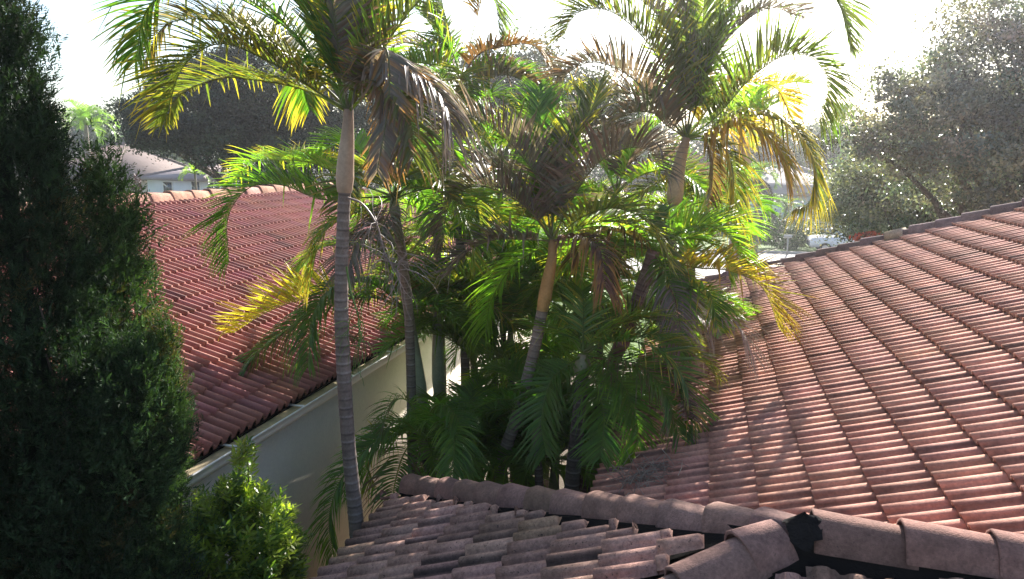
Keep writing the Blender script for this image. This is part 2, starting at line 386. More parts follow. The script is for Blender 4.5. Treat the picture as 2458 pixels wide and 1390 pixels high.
# tar patch where the hips meet
N1 = 26; Vt = []; a = np.linspace(0, 2*math.pi, N1, endpoint=False)
ctr = APX+np.array([.05, -.05, .062])
for k, rr in enumerate((1.0, .85, .5, .0)):
    for aa in a:
        rad = (1+.14*math.sin(3*aa+.5)+.08*math.sin(7*aa)+rng.normal(0, .04))*rr
        x, y = .10*rad*math.cos(aa), .13*rad*math.sin(aa)
        Vt.append(ctr+np.array([x, y, (.03*(1-rr**2))-.55*abs(y)-.3*max(0, -x)+rng.normal(0, .006)]))
b = MB(); b.add(Vt, [(k*N1+j, k*N1+(j+1) % N1, (k+1)*N1+(j+1) % N1, (k+1)*N1+j) for k in range(3) for j in range(N1)])
tag(b.build('tar_patch', M_mortar, rf, smooth=True), 'black tar patch where the hips meet the ridge')
# walls of the near house
b = MB()
b.box((XA+.45, yB+.45, GZ), (9, 5.80, EZ-.17)); b.box((XC+.45, 5.80, GZ), (12, 16.4, EZ-.14)); b.build('wall', M_stucco2, nh)
# loose twigs on the roof
b = MB()
for k in range(150):
    p = np.array([-.42, 6.32, zC(-.42)+.07])+rng.normal(0, 1, 3)*[.13, .14, .02]; dd = rng.normal(0, 1, 3)*[1, 1, .45]; dd /= np.linalg.norm(dd)
    if p[2] < zC(p[0])+.04: p[2] = zC(p[0])+.04+rng.random()*.08
    L_ = rng.uniform(.1, .3); b.tube([p-dd*L_/2, p+[0, 0, .02], p+dd*L_/2+rng.normal(0, .02, 3)], [.004, .003, .001], 3, np.array([.30, .25, .19])*rng.uniform(.6, 1.2), cap=False)
tag(b.build('dry_flower_stalk', M_rachis), 'tangle of dry grey palm twigs lying on the pink roof above the low ridge', 'dead branch')
# ---------- left house
tL = .33; XL = -4.55; ZL = -2.80; XR = -10.45; zL = lambda x: ZL-tL*(x-XL)
lh = thing('neighbour_house', (-8, 10, GZ), 'cream stucco house with red barrel tile roof and white gutter on the left', 'house')
Y0, Y1 = 0.5, 21.0; SLT = .03
roof = MB()
slab([(XR, Y0, zL(XR)), (XL, Y0, ZL), (XL, Y1, ZL), (XR, Y1, zL(XR))]); slab([(XR-5.9, Y0, ZL), (XR, Y0, zL(XR)), (XR, Y1, zL(XR)), (XR-5.9, Y1, ZL)])
rl = roof.build('roof', M_under, lh); rl['_w'] = list(lh.location)
lenL = math.sqrt(1+tL*tL)
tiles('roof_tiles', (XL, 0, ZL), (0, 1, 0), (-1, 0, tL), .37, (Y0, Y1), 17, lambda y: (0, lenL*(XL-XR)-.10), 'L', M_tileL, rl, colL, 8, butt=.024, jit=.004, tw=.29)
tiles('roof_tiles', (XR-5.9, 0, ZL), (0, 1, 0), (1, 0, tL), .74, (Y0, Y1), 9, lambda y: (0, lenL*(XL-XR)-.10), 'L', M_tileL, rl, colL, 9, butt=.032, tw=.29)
caps('ridge_tiles', ((XR, Y0, zL(XR)), (XR, Y1, zL(XR))), rl, E=.62, wd=.20, ht=.16, lift=.02, colr=(.50, .27, .19), seed=31, drop=.14)
bedding(((XR, Y0, zL(XR)), (XR, Y1, zL(XR))), rl, .12, .05)
b = MB(); b.box((XR-5.4, Y0+.1, GZ), (XL-.14, Y1-.1, ZL-.165)); b.build('wall', M_stucco, lh)
# gutter: open box channel hung along the eave
gx0, gx1, gt = XL-.03, XL+.165, ZL-.006; g = MB(); gz = gt-.12
sec = [(gx0, gt-.01), (gx0, gz), (gx1-.02, gz), (gx1, gz+.05), (gx1, gt), (gx1+.018, gt+.002), (gx1+.018, gt-.016), (gx1+.003, gt-.018), (gx1+.003, gz+.048), (gx1-.018, gz-.004), (gx0-.004, gz-.004)]
V = [(x, Y, z) for Y in (Y0, Y1-.3) for x, z in sec]; n = len(sec)
g.add(V, [(j, j+1, n+j+1, n+j) for j in range(n-1)])
gut = g.build('gutter', M_white, lh); gut['_w'] = list(lh.location)
b = MB(); b.add([(gx0+.003, Y0, gt-.030), (gx1-.003, Y0, gt-.030), (gx1-.003, Y1-.3, gt-.030), (gx0+.003, Y1-.3, gt-.030)], [(0, 1, 2, 3)]); b.build('gutter_bed', M_gut, gut)
for k in range(16):
    y = Y0+.55+k*1.27; b = MB(); b.box((gx0, y-.016, gt-.006), (gx1+.006, y+.016, gt+.006)); b.build('strap', M_white, gut)
b = MB(); b.box((XL-.14, Y0+.1, ZL-.20), (gx0-.005, Y1-.1, ZL-.165)); b.build('soffit', M_white, lh)
# ================================================================ PALMS
GREEN = np.array([.085, .165, .024]); OLIVE = np.array([.11, .125, .03]); YEL = np.array([.40, .29, .05]); ORA = np.array([.34, .18, .05])
BRN = np.array([.13, .07, .045]); MAU = np.array([.17, .14, .105]); GRY = np.array([.30, .23, .19]); LIME = np.array([.18, .29, .035])  # MAU carries a lens flare veil, LIME a backlit glow, as leaf colour
def frond(parent, P, Lmax=.42, c=GREEN, tipc=None, tipw=.25, vee=.55, wdt=.030, dens=.033, bare=.14, twist=0, droop=.14, dry=False, rad=.010, name='frond', hang=None, Sdir=None):
    """one pinnate leaf: rachis along P, rows of folded leaflets each side"""
    if name == 'frond' and Lmax < .9: Lmax = Lmax*1.2; wdt = wdt*.95; dens = dens*.62
    Pc = catmull(P, 60); Pc, Lt = resample(Pc, 60)
    T = np.gradient(Pc, axis=0); T /= np.linalg.norm(T, axis=1)[:, None]
    hd = Pc[-1]-Pc[0]; hd = hd*[1, 1, 0]
    if Sdir is not None: S0 = np.array(Sdir, float)
    else: S0 = np.cross(hd, (0, 0, 1.0)) if np.linalg.norm(hd) > .15 else np.array([1.0, 0.2, 0])
    S0 /= np.linalg.norm(S0)
    tipc = c if tipc is None else tipc
    n = max(14, int(Lt*(1-bare)/dens)); vs = []; fs = []; cs = []; nb_ = 0
    K = 6; sg = np.linspace(0, 1, K); wprof = np.array([.45, .95, 1.0, .85, .5, .04])
    fr_c = np.clip(c*(1+rng.normal(0, .08)), .01, 1)
    for i in range(n):
        t = bare+(1-bare)*(i+.5)/n; x = t*59; k = int(x); fr = x-k; k2 = min(k+1, 59)
        p = Pc[k]*(1-fr)+Pc[k2]*fr; tt = T[k]*(1-fr)+T[k2]*fr; tt /= np.linalg.norm(tt)
        S = S0-tt*(S0@tt); S /= np.linalg.norm(S)+1e-9; Nn = np.cross(S, tt)
        if twist:
            a = twist*t; S, Nn = S*math.cos(a)+Nn*math.sin(a), Nn*math.cos(a)-S*math.sin(a)
        u = (t-bare)/(1-bare)
        ll = Lmax*(.55+.45*math.sin(math.pi*min(1, u*1.25+.12)) if u < .7 else .98-(u-.7)*2.0)
        ll = max(ll, .10)
        fwd = .45+.75*u
        for side in (-1, 1):
            if rng.random() < .035: continue
            l = ll*rng.uniform(.80, 1.10)
            dr = side*S*1.0+tt*(fwd+rng.normal(0, .12))+Nn*(vee+rng.normal(0, .15)); dr /= np.linalg.norm(dr)
            wv = np.cross(dr, side*Nn*1.0+0*S); wv /= np.linalg.norm(wv)+1e-9      # blade width direction
            up = np.cross(wv, dr); 
            if up@Nn < 0: up = -up
            dp = droop*rng.uniform(.5, 1.6)*l
            if hang is not None: dp = hang*l*rng.uniform(.7, 1.3)
            cen = p+np.outer(sg*l, dr)+np.outer(sg**2.2*dp, np.array([0, 0, -1.0]))
            if rng.random() < .16:
                kf = rng.uniform(.35, .75); cen = cen+np.outer(np.clip(sg-kf, 0, 1)*l, np.array([0, 0, -rng.uniform(.5, 1.3)])-dr*.35)
            wd = wprof*wdt*rng.uniform(.8, 1.15)*(0.6+.4*min(1, ll/Lmax))*.5
            fold = .55
            e1 = cen+wv*wd[:, None]+up*(wd*fold)[:, None]; e2 = cen-wv*wd[:, None]+up*(wd*fold)[:, None]
            V = np.stack([e1, cen, e2], 1).reshape(-1, 3)
            F = []
            q = np.arange(K-1)*3
            F = np.concatenate([np.stack([q, q+1, q+4, q+3], 1), np.stack([q+1, q+2, q+5, q+4], 1)])
            tip = np.clip((sg-1+tipw*rng.uniform(.3, 1.9))/.12, 0, 1)
            c0 = fr_c*(1+rng.normal(0, .12))*np.array([1+rng.normal(0, .10), 1+rng.normal(0, .05), 1])
            if rng.random() < .10: c0 = c0*.55+tipc*.45
            if rng.random() < .04: tip = np.clip(tip+.7, 0, 1)
            cc = c0*(1-tip[:, None])+tipc*tip[:, None]
            vs.append(V); fs.append(F+nb_); cs.append(np.repeat(cc, 3, axis=0)); nb_ += len(V)
    b = MB(); b.addnp(np.concatenate(vs), np.concatenate(fs), np.clip(np.concatenate(cs), .004, 1))
    rr = np.interp(np.linspace(0, 1, 60), [0, .1, 1], [rad*1.9, rad, rad*.22])
    rc = (OLIVE*1.3*.6+c*.4) if not dry else BRN*1.3
    b.tube(Pc, rr, 6, rc, cap=False)
    return b.build(name, M_dry if dry else (M_mau if c[2] > .06 else M_frond), parent, smooth=False)
def rpath(base, az, el, L_, bend):
    """physical arch: starts at elevation el (deg) toward azimuth az (deg east of north), bends over"""
    p = np.array(base, float); P = [p.copy()]; n = 7
    for i in range(n):
        e = R(el-bend*((i+.5)/n)**1.25); a = R(az); p = p+np.array([math.sin(a)*math.cos(e), math.cos(a)*math.cos(e), math.sin(e)])*L_/n
        P.append(p.copy())
    return P
def trunk_mesh(parent, P, r0, r1, shaft=None, shc=(.34, .24, .14), name='trunk', tc=(.24, .20, .165), bulge=1.5, ring=.075):
    """ringed stem along P (base to top), then swollen crownshaft along the last part"""
    P = catmull(P, 40); P, Lt = resample(P, max(60, int(np.linalg.norm(np.diff(catmull(P, 40), axis=0), axis=1).sum()/.016)))
    n = len(P); s = np.linspace(0, Lt, n); phase = s/ring
    ph = phase+.25*np.sin(s*2.3); fr = ph % 1
    rad = np.interp(s, [0, Lt], [r0, r1])*(1+.05*np.exp(-(fr/.16)**2)-.02*fr)*(1+.04*np.sin(s*3.1+1))
    cA = np.array(tc)*(1+.10*np.sin(s*1.7))[:, None]; dk = np.exp(-((fr-.9)/.10)**2)[:, None]
    cc = cA*(1-.6*dk)+np.array([.05, .035, .03])*.6*dk+ (np.exp(-((fr-.05)/.08)**2)*.12)[:, None]
    b = MB(); b.tube(P, rad, 14, cc, cap=False); b.build(name, M_trunk, parent, smooth=True)
    if shaft:
        S = catmull(shaft, 30); Ls = np.linspace(0, 1, 30)
        rr = r1*np.interp(Ls, [0, .04, .2, .45, .75, 1], [1.08, bulge*.86, bulge, bulge*.88, bulge*.66, bulge*.5])
        cs = np.array(shc)*(1+.12*np.sin(Ls*5)[:, None]); 
        cs = cs*(1-np.clip((Ls-.6)/.4, 0, 1)[:, None]*.35)+np.array([.16, .07, .05])*np.clip((Ls-.6)/.4, 0, 1)[:, None]*.35
        b = MB(); b.tube(S, rr, 16, cs, cap=True); b.build('crownshaft', M_shaft, parent, smooth=True)
def px(pts, Y0_, Y1_):
    n = len(pts); return [at(x, y, Y0_+(Y1_-Y0_)*i/(n-1)) for i, (x, y) in enumerate(pts)]
def stalk(parent, P, n=34, spread=.32, c=GRY, name='flower_stalk'):
    b = MB(); Pc = catmull(P, 20); b.tube(Pc, np.linspace(.010, .004, 20), 5, c*.8, cap=False)
    for k in range(n):
        i = rng.integers(9, 20); p = Pc[i]; q = p.copy(); d_ = rng.normal(0, 1, 3); d_ /= np.linalg.norm(d_); pts = [q.copy()]
        for s_ in range(5):
            d_ = d_+rng.normal(0, .25, 3)+np.array([0, 0, -.3]); d_ /= np.linalg.norm(d_); q = q+d_*spread/5; pts.append(q.copy())
        b.tube(pts, np.linspace(.004, .0018, 6), 3, c*rng.uniform(.7, 1.1), cap=False)
    return b.build(name, M_rachis, parent)
def rand_fronds(parent, top, n, L_=(1.2, 1.9), el=(20, 80), bend=(70, 130), az=(0, 360), cset=None, Lm=.38, seed=0, **kw):
    r_ = random.Random(seed); cset = cset or [(GREEN, OLIVE, .15)]
    for i in range(n):
        a = az[0]+(az[1]-az[0])*((i+r_.random()*.8)/n); c, tc_, tw_ = r_.choice(cset)
        frond(parent, rpath(np.array(top)+[0, 0, r_.uniform(-.05, .05)], a, r_.uniform(*el), r_.uniform(*L_), r_.uniform(*bend)), Lmax=Lm*r_.uniform(.85, 1.1), c=c, tipc=tc_, tipw=tw_, twist=r_.uniform(-.5, .5), **kw)
G0 = [(GREEN, OLIVE, .2), (GREEN, YEL, .12), (LIME*.8, YEL, .15), (OLIVE, YEL, .2)]
G1 = [(MAU, BRN, .2), (OLIVE, ORA, .2), (MAU*.8+GREEN*.4, YEL, .1), (GREEN, BRN, .15)]
GRP = 'areca palms clustered between the two houses'
# --- palm 1: the single tall stem in front
def vpt(x, y, Y): return at(x, y, Y)
t1 = vpt(837, 262, 5.6)
p1 = thing('areca_palm', (-2.80, 5.6, GZ), 'tallest slim palm standing alone in front, grey ringed trunk and smooth tan crownshaft', 'palm tree', GRP)
trunk_mesh(p1, [(-2.74, 5.6, GZ), vpt(860, 1310, 5.6), vpt(836, 1060, 5.6), vpt(821, 800, 5.6), vpt(820, 640, 5.6), vpt(827, 462, 5.6)], .078, .052,
           shaft=[vpt(827, 462, 5.6), vpt(829, 400, 5.6), vpt(834, 330, 5.6), t1], bulge=1.42, tc=(.20, .16, .135), shc=(.40, .30, .21))
def F1(pts, Ya, Yb, **k): return frond(p1, px([(837, 268)]+pts, Ya, Yb), **k)
F1([(765, 222), (650, 150), (530, 105), (440, 160), (400, 275)], 5.6, 5.3, Lmax=.55, c=OLIVE, tipc=YEL, tipw=.3, vee=.75)
F1([(775, 170), (690, 70), (560, -10), (430, -30), (350, 30), (325, 150)], 5.6, 5.5, Lmax=.55, c=GREEN, tipc=YEL, tipw=.2, vee=.35)
F1([(730, 215), (600, 190), (520, 190), (430, 230), (395, 300)], 5.7, 6.2, Lmax=.40, c=OLIVE, tipc=YEL, tipw=.15, vee=.5)
F1([(770, 200), (650, 110), (520, 50), (400, 60), (345, 150)], 5.65, 5.9, Lmax=.52, c=MAU*.6+GREEN*.5, tipc=YEL, tipw=.25, vee=.5)
F1([(790, 120), (730, 0), (640, -110), (520, -160)], 5.6, 5.8, Lmax=.48, c=GREEN, tipc=LIME, vee=.5)
F1([(810, 100), (790, -40), (740, -180)], 5.6, 5.3, Lmax=.46, c=MAU, tipc=BRN)
F1([(860, 130), (880, -10), (880, -160)], 5.6, 6.0, Lmax=.46, c=OLIVE, tipc=YEL, tipw=.4)
F1([(880, 160), (925, 115), (935, 200), (925, 300), (905, 410)], 5.6, 4.9, Lmax=.30, c=MAU, tipc=ORA, tipw=.3, vee=.6, Sdir=(1, .1, 0))
F1([(880, 200), (945, 160), (1020, 190), (1070, 260), (1085, 330)], 5.6, 5.4, Lmax=.42, c=MAU, tipc=GRY, tipw=.45, hang=.7, vee=.3)
F1([(900, 150), (990, 20), (1090, -60), (1180, -30)], 5.6, 5.8, Lmax=.48, c=OLIVE, tipc=LIME, vee=.4)
F1([(770, 90), (690, -30), (600, -60), (500, -10)], 5.6, 6.0, Lmax=.46, c=OLIVE, tipc=YEL, vee=.6)
F1([(850, 90), (835, -40), (790, -140)], 5.6, 6.3, Lmax=.5, c=GREEN, tipc=YEL, vee=.6)
F1([(890, 130), (940, -20), (1000, -150)], 5.6, 5.9, Lmax=.46, c=GREEN, tipc=YEL)
F1([(880, 230), (940, 230), (985, 290), (990, 380)], 5.6, 5.1, Lmax=.40, c=OLIVE, tipc=BRN, tipw=.35, hang=.5)
F1([(800, 190), (750, 140), (720, 160), (745, 260)], 5.6, 6.2, Lmax=.36, c=GREEN, tipc=YEL, tipw=.4, hang=.4)
stalk(p1, px([(835, 475), (870, 490), (905, 540), (925, 610), (960, 660)], 5.55, 5.35), n=60, spread=.42)
stalk(p1, px([(832, 640), (842, 700), (860, 760), (862, 830)], 5.55, 5.45), n=24, spread=.35, c=GREEN*1.4)
# --- palm 2: middle
Y2 = 8.0; t2 = at(1325, 575, Y2)
p2 = thing('areca_palm', (at(1195, 1160, Y2)[0]-.35, Y2, GZ), 'middle palm of the clump, leaning ringed trunk with orange tan crownshaft', 'palm tree', GRP)
trunk_mesh(p2, [(at(1195, 1160, Y2)[0]-.45, Y2, GZ), at(1200, 1130, Y2), at(1240, 1000, Y2), at(1280, 850, Y2), at(1302, 745, Y2)], .085, .062,
           shaft=[at(1302, 745, Y2), at(1312, 690, Y2), at(1325, 620, Y2), t2], bulge=1.25, tc=(.25, .20, .16), shc=(.42, .25, .09))
def F2(pts, Ya, Yb, **k): return frond(p2, px([(1325, 578)]+pts, Ya, Yb), **k)
F2([(1270, 505), (1190, 455), (1120, 452), (1075, 500), (1062, 600)], 8, 7.3, Lmax=.50, c=MAU, tipc=OLIVE, tipw=.2, vee=.9)
F2([(1260, 575), (1190, 575), (1130, 600), (1075, 660)], 8, 7.2, Lmax=.42, c=MAU, tipc=GRY, tipw=.3, vee=.7)
F2([(1300, 450), (1240, 360), (1170, 300), (1100, 285), (1050, 330)], 8, 7.6, Lmax=.62, c=MAU, tipc=OLIVE, tipw=.2, vee=1.1)
F2([(1390, 450), (1450, 380), (1510, 355), (1560, 365), (1590, 420)], 8, 7.6, Lmax=.54, c=MAU, tipc=BRN, tipw=.2, vee=1.1)
F2([(1400, 520), (1480, 500), (1560, 540), (1610, 640)], 8, 7.6, Lmax=.42, c=OLIVE, tipc=YEL)
F2([(1390, 570), (1440, 600), (1450, 690)], 8, 7.4, Lmax=.36, c=BRN, tipc=ORA, tipw=.4, hang=.8, dry=True)
F2([(1350, 470), (1370, 350), (1420, 260), (1440, 200)], 8, 8.6, Lmax=.55, c=OLIVE, tipc=YEL)
F2([(1290, 520), (1250, 500), (1230, 530)], 8.1, 8.6, Lmax=.32, c=YEL, tipc=ORA, vee=.8)
F2([(1330, 450), (1370, 350), (1430, 300), (1500, 310)], 8, 8.7, Lmax=.55, c=MAU, tipc=OLIVE, vee=.9)
F2([(1280, 480), (1210, 410), (1120, 390), (1050, 430)], 8, 8.8, Lmax=.52, c=MAU, tipc=GREEN, vee=.9)
F2([(1290, 600), (1230, 640), (1180, 720), (1165, 800)], 8, 8.4, Lmax=.42, c=LIME, tipc=LIME, hang=.4)
F2([(1360, 620), (1400, 680), (1415, 780)], 8, 8.6, Lmax=.42, c=LIME, tipc=YEL, hang=.4)
F2([(1330, 440), (1300, 300), (1290, 210)], 8, 8.8, Lmax=.5, c=GREEN, tipc=LIME)
rand_fronds(p2, t2, 6, (1.3, 1.8), (20, 60), (80, 130), (-80, 100), G0, .42, 5)
# --- palm 3: tall right with swollen pale crownshaft
Y3 = 10.0; t3 = at(1648, 330, Y3)
p3 = thing('areca_palm', (at(1600, 900, Y3)[0], Y3, GZ), 'tall backlit palm right of the middle with a swollen pale orange crownshaft', 'palm tree', GRP)
trunk_mesh(p3, [(at(1590, 1000, Y3)[0], Y3, GZ), at(1592, 900, Y3), at(1600, 700, Y3), at(1612, 560, Y3), at(1618, 490, Y3)], .09, .068,
           shaft=[at(1618, 490, Y3), at(1622, 450, Y3), at(1632, 390, Y3), t3], bulge=1.6, tc=(.23, .16, .14), shc=(.50, .34, .20))
def F3(pts, Ya, Yb, **k): return frond(p3, px([(1648, 332)]+pts, Ya, Yb), **k)
F3([(1720, 280), (1800, 190), (1880, 135), (1950, 140), (1985, 200), (1965, 290)], 10, 9.6, Lmax=.72, c=OLIVE, tipc=LIME, vee=.8, wdt=.036)
F3([(1690, 200), (1740, 60), (1820, -40), (1930, -60), (2010, 0), (2040, 110)], 10, 10.2, Lmax=.75, c=OLIVE, tipc=LIME, vee=.4, wdt=.036)
F3([(1620, 230), (1560, 110), (1470, 30), (1390, 30), (1350, 90)], 10, 9.6, Lmax=.72, c=OLIVE, tipc=YEL, vee=.8, wdt=.036)
F3([(1660, 200), (1640, 60), (1570, -60), (1450, -90)], 10, 10.3, Lmax=.75, c=MAU, tipc=LIME, wdt=.036)
F3([(1670, 180), (1690, 20), (1690, -140)], 10, 10.2, Lmax=.75, c=OLIVE, tipc=LIME, wdt=.036)
F3([(1600, 280), (1520, 190), (1430, 150), (1360, 180), (1340, 260)], 10, 9.3, Lmax=.60, c=MAU, tipc=ORA, tipw=.3, vee=.9, wdt=.034)
F3([(1600, 300), (1560, 270), (1490, 280), (1440, 360)], 10, 9.2, Lmax=.60, c=MAU, tipc=GREEN, vee=.8, wdt=.034)
F3([(1730, 300), (1820, 275), (1900, 310), (1950, 390), (1945, 480), (1905, 500)], 10, 9.3, Lmax=.38, c=OLIVE, tipc=YEL, tipw=.5, hang=.6, wdt=.034)
F3([(1620, 290), (1540, 230), (1450, 235), (1380, 300)], 10, 10.4, Lmax=.55, c=MAU, tipc=GREEN, vee=.8, wdt=.034)
F3([(1640, 220), (1610, 90), (1530, -10), (1420, -40)], 10, 10.6, Lmax=.65, c=MAU*.9, tipc=LIME, wdt=.034)
F3([(1720, 320), (1780, 300), (1850, 340), (1890, 420)], 10, 9.5, Lmax=.55, c=YEL*.6+OLIVE*.5, tipc=ORA, tipw=.5, hang=.8, wdt=.034)
F3([(1720, 240), (1790, 200), (1860, 210), (1900, 280)], 10, 10.6, Lmax=.5, c=YEL*.7, tipc=ORA, tipw=.4, wdt=.034)
F3([(1700, 340), (1740, 360), (1760, 440), (1750, 520)], 10, 9.6, Lmax=.5, c=OLIVE, tipc=YEL, tipw=.4, hang=.6)
F3([(1690, 330), (1710, 400), (1700, 480), (1690, 560)], 10, 9.8, Lmax=.26, c=BRN, tipc=MAU, hang=.5)
F3([(1710, 150), (1780, 60), (1850, 20), (1920, 40)], 10, 10.6, Lmax=.7, c=MAU, tipc=LIME, wdt=.036)
# --- palm 4: leaning purple-brown trunk right
Y4 = 8.6; t4 = at(1570, 600, Y4)
p4 = thing('areca_palm', (at(1440, 950, Y4)[0]-.5, Y4, GZ), 'leaning palm with dark reddish ringed trunk, yellow frond over the right roof', 'palm tree', GRP)
trunk_mesh(p4, [(at(1400, 1100, Y4)[0]-.35, Y4, GZ), at(1455, 930, Y4), at(1500, 810, Y4), at(1545, 680, Y4), t4], .098, .075, tc=(.19, .115, .11), ring=.06)
def F4(pts, Ya, Yb, **k): return frond(p4, px([(1570, 605)]+pts, Ya, Yb), **k)
F4([(1660, 640), (1750, 650), (1830, 690), (1870, 790)], 8.6, 8.2, Lmax=.58, c=YEL*.85, tipc=ORA, tipw=.3, vee=.8)
F4([(1620, 560), (1690, 540), (1750, 570), (1785, 650)], 8.6, 8.6, Lmax=.50, c=LIME, tipc=YEL, vee=.8)
F4([(1610, 700), (1690, 770), (1760, 770), (1810, 860)], 8.6, 8.0, Lmax=.46, c=GRY, tipc=GRY, hang=.75, dry=True, wdt=.014)
F4([(1590, 660), (1620, 720), (1640, 830)], 8.6, 7.8, Lmax=.42, c=GRY*.8, tipc=GRY, hang=.7, dry=True, wdt=.014)
F4([(1500, 560), (1430, 560), (1380, 620)], 8.6, 8.0, Lmax=.45, c=BRN, tipc=ORA, hang=.6)
F4([(1590, 640), (1615, 720), (1620, 850)], 8.6, 7.9, Lmax=.36, c=GREEN*.9, tipc=BRN, hang=.4)
F4([(1640, 700), (1700, 700), (1720, 780)], 8.6, 8.0, Lmax=.4, c=GREEN, tipc=YEL)
F4([(1640, 620), (1700, 560), (1760, 520), (1800, 560)], 8.7, 9.4, Lmax=.45, c=LIME, tipc=LIME)
rand_fronds(p4, t4, 7, (1.1, 1.6), (10, 60), (80, 130), (-110, 90), G0, .40, 15)
# --- palms 5, 6: pair of pale crownshafts left of the middle
Y5 = 9.0; t5 = at(983, 745, Y5)
p5 = thing('areca_palm', (at(1030, 1100, Y5)[0], Y5, GZ), 'short palm, left of the pair of pale green trunks, with a yellow frond', 'palm tree', GRP)
trunk_mesh(p5, [(at(1040, 1200, Y5)[0], Y5, GZ), at(1030, 1060, Y5), at(1012, 960, Y5)], .10, .085, shaft=[at(1012, 960, Y5), at(1003, 900, Y5), at(992, 820, Y5), t5], bulge=1.12, tc=(.30, .28, .25), shc=(.30, .33, .20))
def F5(pts, Ya, Yb, **k): return frond(p5, px([(983, 748)]+pts, Ya, Yb), **k)
F5([(900, 715), (790, 730), (680, 800), (600, 870), (560, 960)], 9, 7.4, Lmax=.50, c=GREEN, tipc=BRN, tipw=.3, hang=.55)
F5([(900, 700), (800, 700), (720, 720), (640, 750), (560, 800)], 9, 7.8, Lmax=.62, c=YEL*1.15, tipc=YEL, tipw=.2, vee=1.0, bare=.42, wdt=.045, dens=.05, droop=.02)
F5([(890, 680), (800, 690), (750, 760), (740, 880)], 9, 7.4, Lmax=.42, c=GREEN, tipc=GREEN, hang=.5)
F5([(930, 640), (860, 590), (760, 600), (700, 680)], 9, 8.6, Lmax=.45, c=GREEN, tipc=YEL, hang=.4)
F5([(940, 640), (900, 540), (860, 500)], 9, 9.2, Lmax=.48, c=OLIVE, tipc=BRN)
rand_fronds(p5, t5, 5, (1.0, 1.4), (10, 50), (80, 130), (0, 130), G0, .42, 25)
Y6 = 9.5; t6 = at(1048, 725, Y6)
p6 = thing('areca_palm', (at(1060, 1100, Y6)[0], Y6, GZ), 'short palm right beside the left of the pale green trunks, its trunk straight and shaded', 'palm tree', GRP)
trunk_mesh(p6, [(at(1066, 1200, Y6)[0], Y6, GZ), at(1062, 1060, Y6), at(1055, 950, Y6)], .10, .085, shaft=[at(1055, 950, Y6), at(1052, 880, Y6), at(1050, 800, Y6), t6], bulge=1.12, tc=(.28, .27, .25), shc=(.26, .30, .19))
rand_fronds(p6, t6, 12, (1.0, 1.5), (10, 60), (70, 120), (-110, 130), G0, .46, 35)
# --- palm 7: crown left of the middle, behind the tall trunk
Y7 = 8.0; t7 = at(945, 470, Y7)
p7 = thing('areca_palm', (at(975, 900, 8.6)[0], 8.6, GZ), 'palm behind the tall front trunk, its broad green frond fanned over the red roof', 'palm tree', GRP)
trunk_mesh(p7, [(at(985, 1000, 8.6)[0], 8.6, GZ), at(985, 850, 8.5), at(970, 650, 8.2), at(950, 520, 8.0)], .07, .055, shaft=[at(950, 520, 8.0), at(946, 490, 8.0), t7], bulge=1.2, tc=(.2, .17, .13), shc=(.2, .22, .1))
def F7(pts, Ya, Yb, **k): return frond(p7, px([(945, 472)]+pts, Ya, Yb), **k)
F7([(860, 475), (770, 478), (680, 445), (600, 450), (548, 520), (550, 630)], 8, 7.2, Lmax=.58, c=GREEN*.9, tipc=LIME, tipw=.2, vee=.8)
F7([(860, 440), (760, 395), (680, 385), (610, 390), (560, 440)], 8, 8.6, Lmax=.42, c=LIME, tipc=YEL, vee=.8)
F7([(890, 500), (830, 520), (770, 570), (745, 680)], 8, 7.4, Lmax=.42, c=LIME*.8, tipc=YEL, tipw=.4, hang=.6)
F7([(900, 410), (860, 350), (800, 350), (730, 400)], 8, 8.6, Lmax=.45, c=LIME, tipc=LIME)
F7([(960, 400), (1000, 350), (1070, 340), (1110, 400)], 8, 8.2, Lmax=.45, c=LIME, tipc=YEL)
F7([(930, 520), (900, 570), (860, 580), (830, 660)], 8, 7.0, Lmax=.45, c=MAU, tipc=OLIVE, hang=.4)
rand_fronds(p7, t7, 7, (1.2, 1.7), (20, 75), (80, 130), (-60, 200), G0, .42, 45)
# --- palm 8: behind, with horizontal dead orange frond
Y8 = 10.5; t8 = at(1105, 185, Y8)
p8 = thing('areca_palm', (at(1110, 800, Y8)[0], Y8, GZ), 'palm at the back carrying a dead orange brown frond against the white sky', 'palm tree', GRP)
trunk_mesh(p8, [(at(1120, 1000, Y8)[0], Y8, GZ), at(1115, 800, Y8), at(1100, 500, Y8), at(1100, 260, Y8)], .08, .06, shaft=[at(1100, 260, Y8), at(1103, 230, Y8), t8], tc=(.2, .16, .13), shc=(.3, .2, .1))
def F8(pts, Ya, Yb, **k): return frond(p8, px([(1105, 190)]+pts, Ya, Yb), **k)
F8([(1150, 130), (1220, 110), (1280, 110), (1320, 160)], 10.5, 10.2, Lmax=.42, c=ORA, tipc=YEL, tipw=.4, hang=.25, dry=True)
F8([(1160, 150), (1230, 150), (1290, 200)], 10.5, 10.8, Lmax=.40, c=BRN, tipc=ORA, hang=.5, dry=True)
F8([(1080, 80), (1060, -20), (1110, -70), (1180, -20), (1200, 90)], 10.5, 10.6, Lmax=.65, c=OLIVE, tipc=LIME, wdt=.036)
F8([(1060, 100), (1000, 20), (930, 0), (880, 60)], 10.5, 10.4, Lmax=.6, c=LIME, tipc=YEL, wdt=.034)
F8([(1080, 120), (1020, 120), (980, 180), (970, 260)], 10.5, 10.2, Lmax=.5, c=GREEN, tipc=YEL)
F8([(1050, 190), (990, 230), (960, 320)], 10.5, 10.2, Lmax=.5, c=OLIVE, tipc=GRY, hang=.5)
F8([(1150, 195), (1220, 180), (1290, 220), (1340, 300)], 10.5, 10.3, Lmax=.5, c=MAU, tipc=YEL, vee=.7)
F8([(1060, 160), (1010, 110), (950, 110), (900, 170)], 10.5, 10.8, Lmax=.5, c=MAU, tipc=ORA)
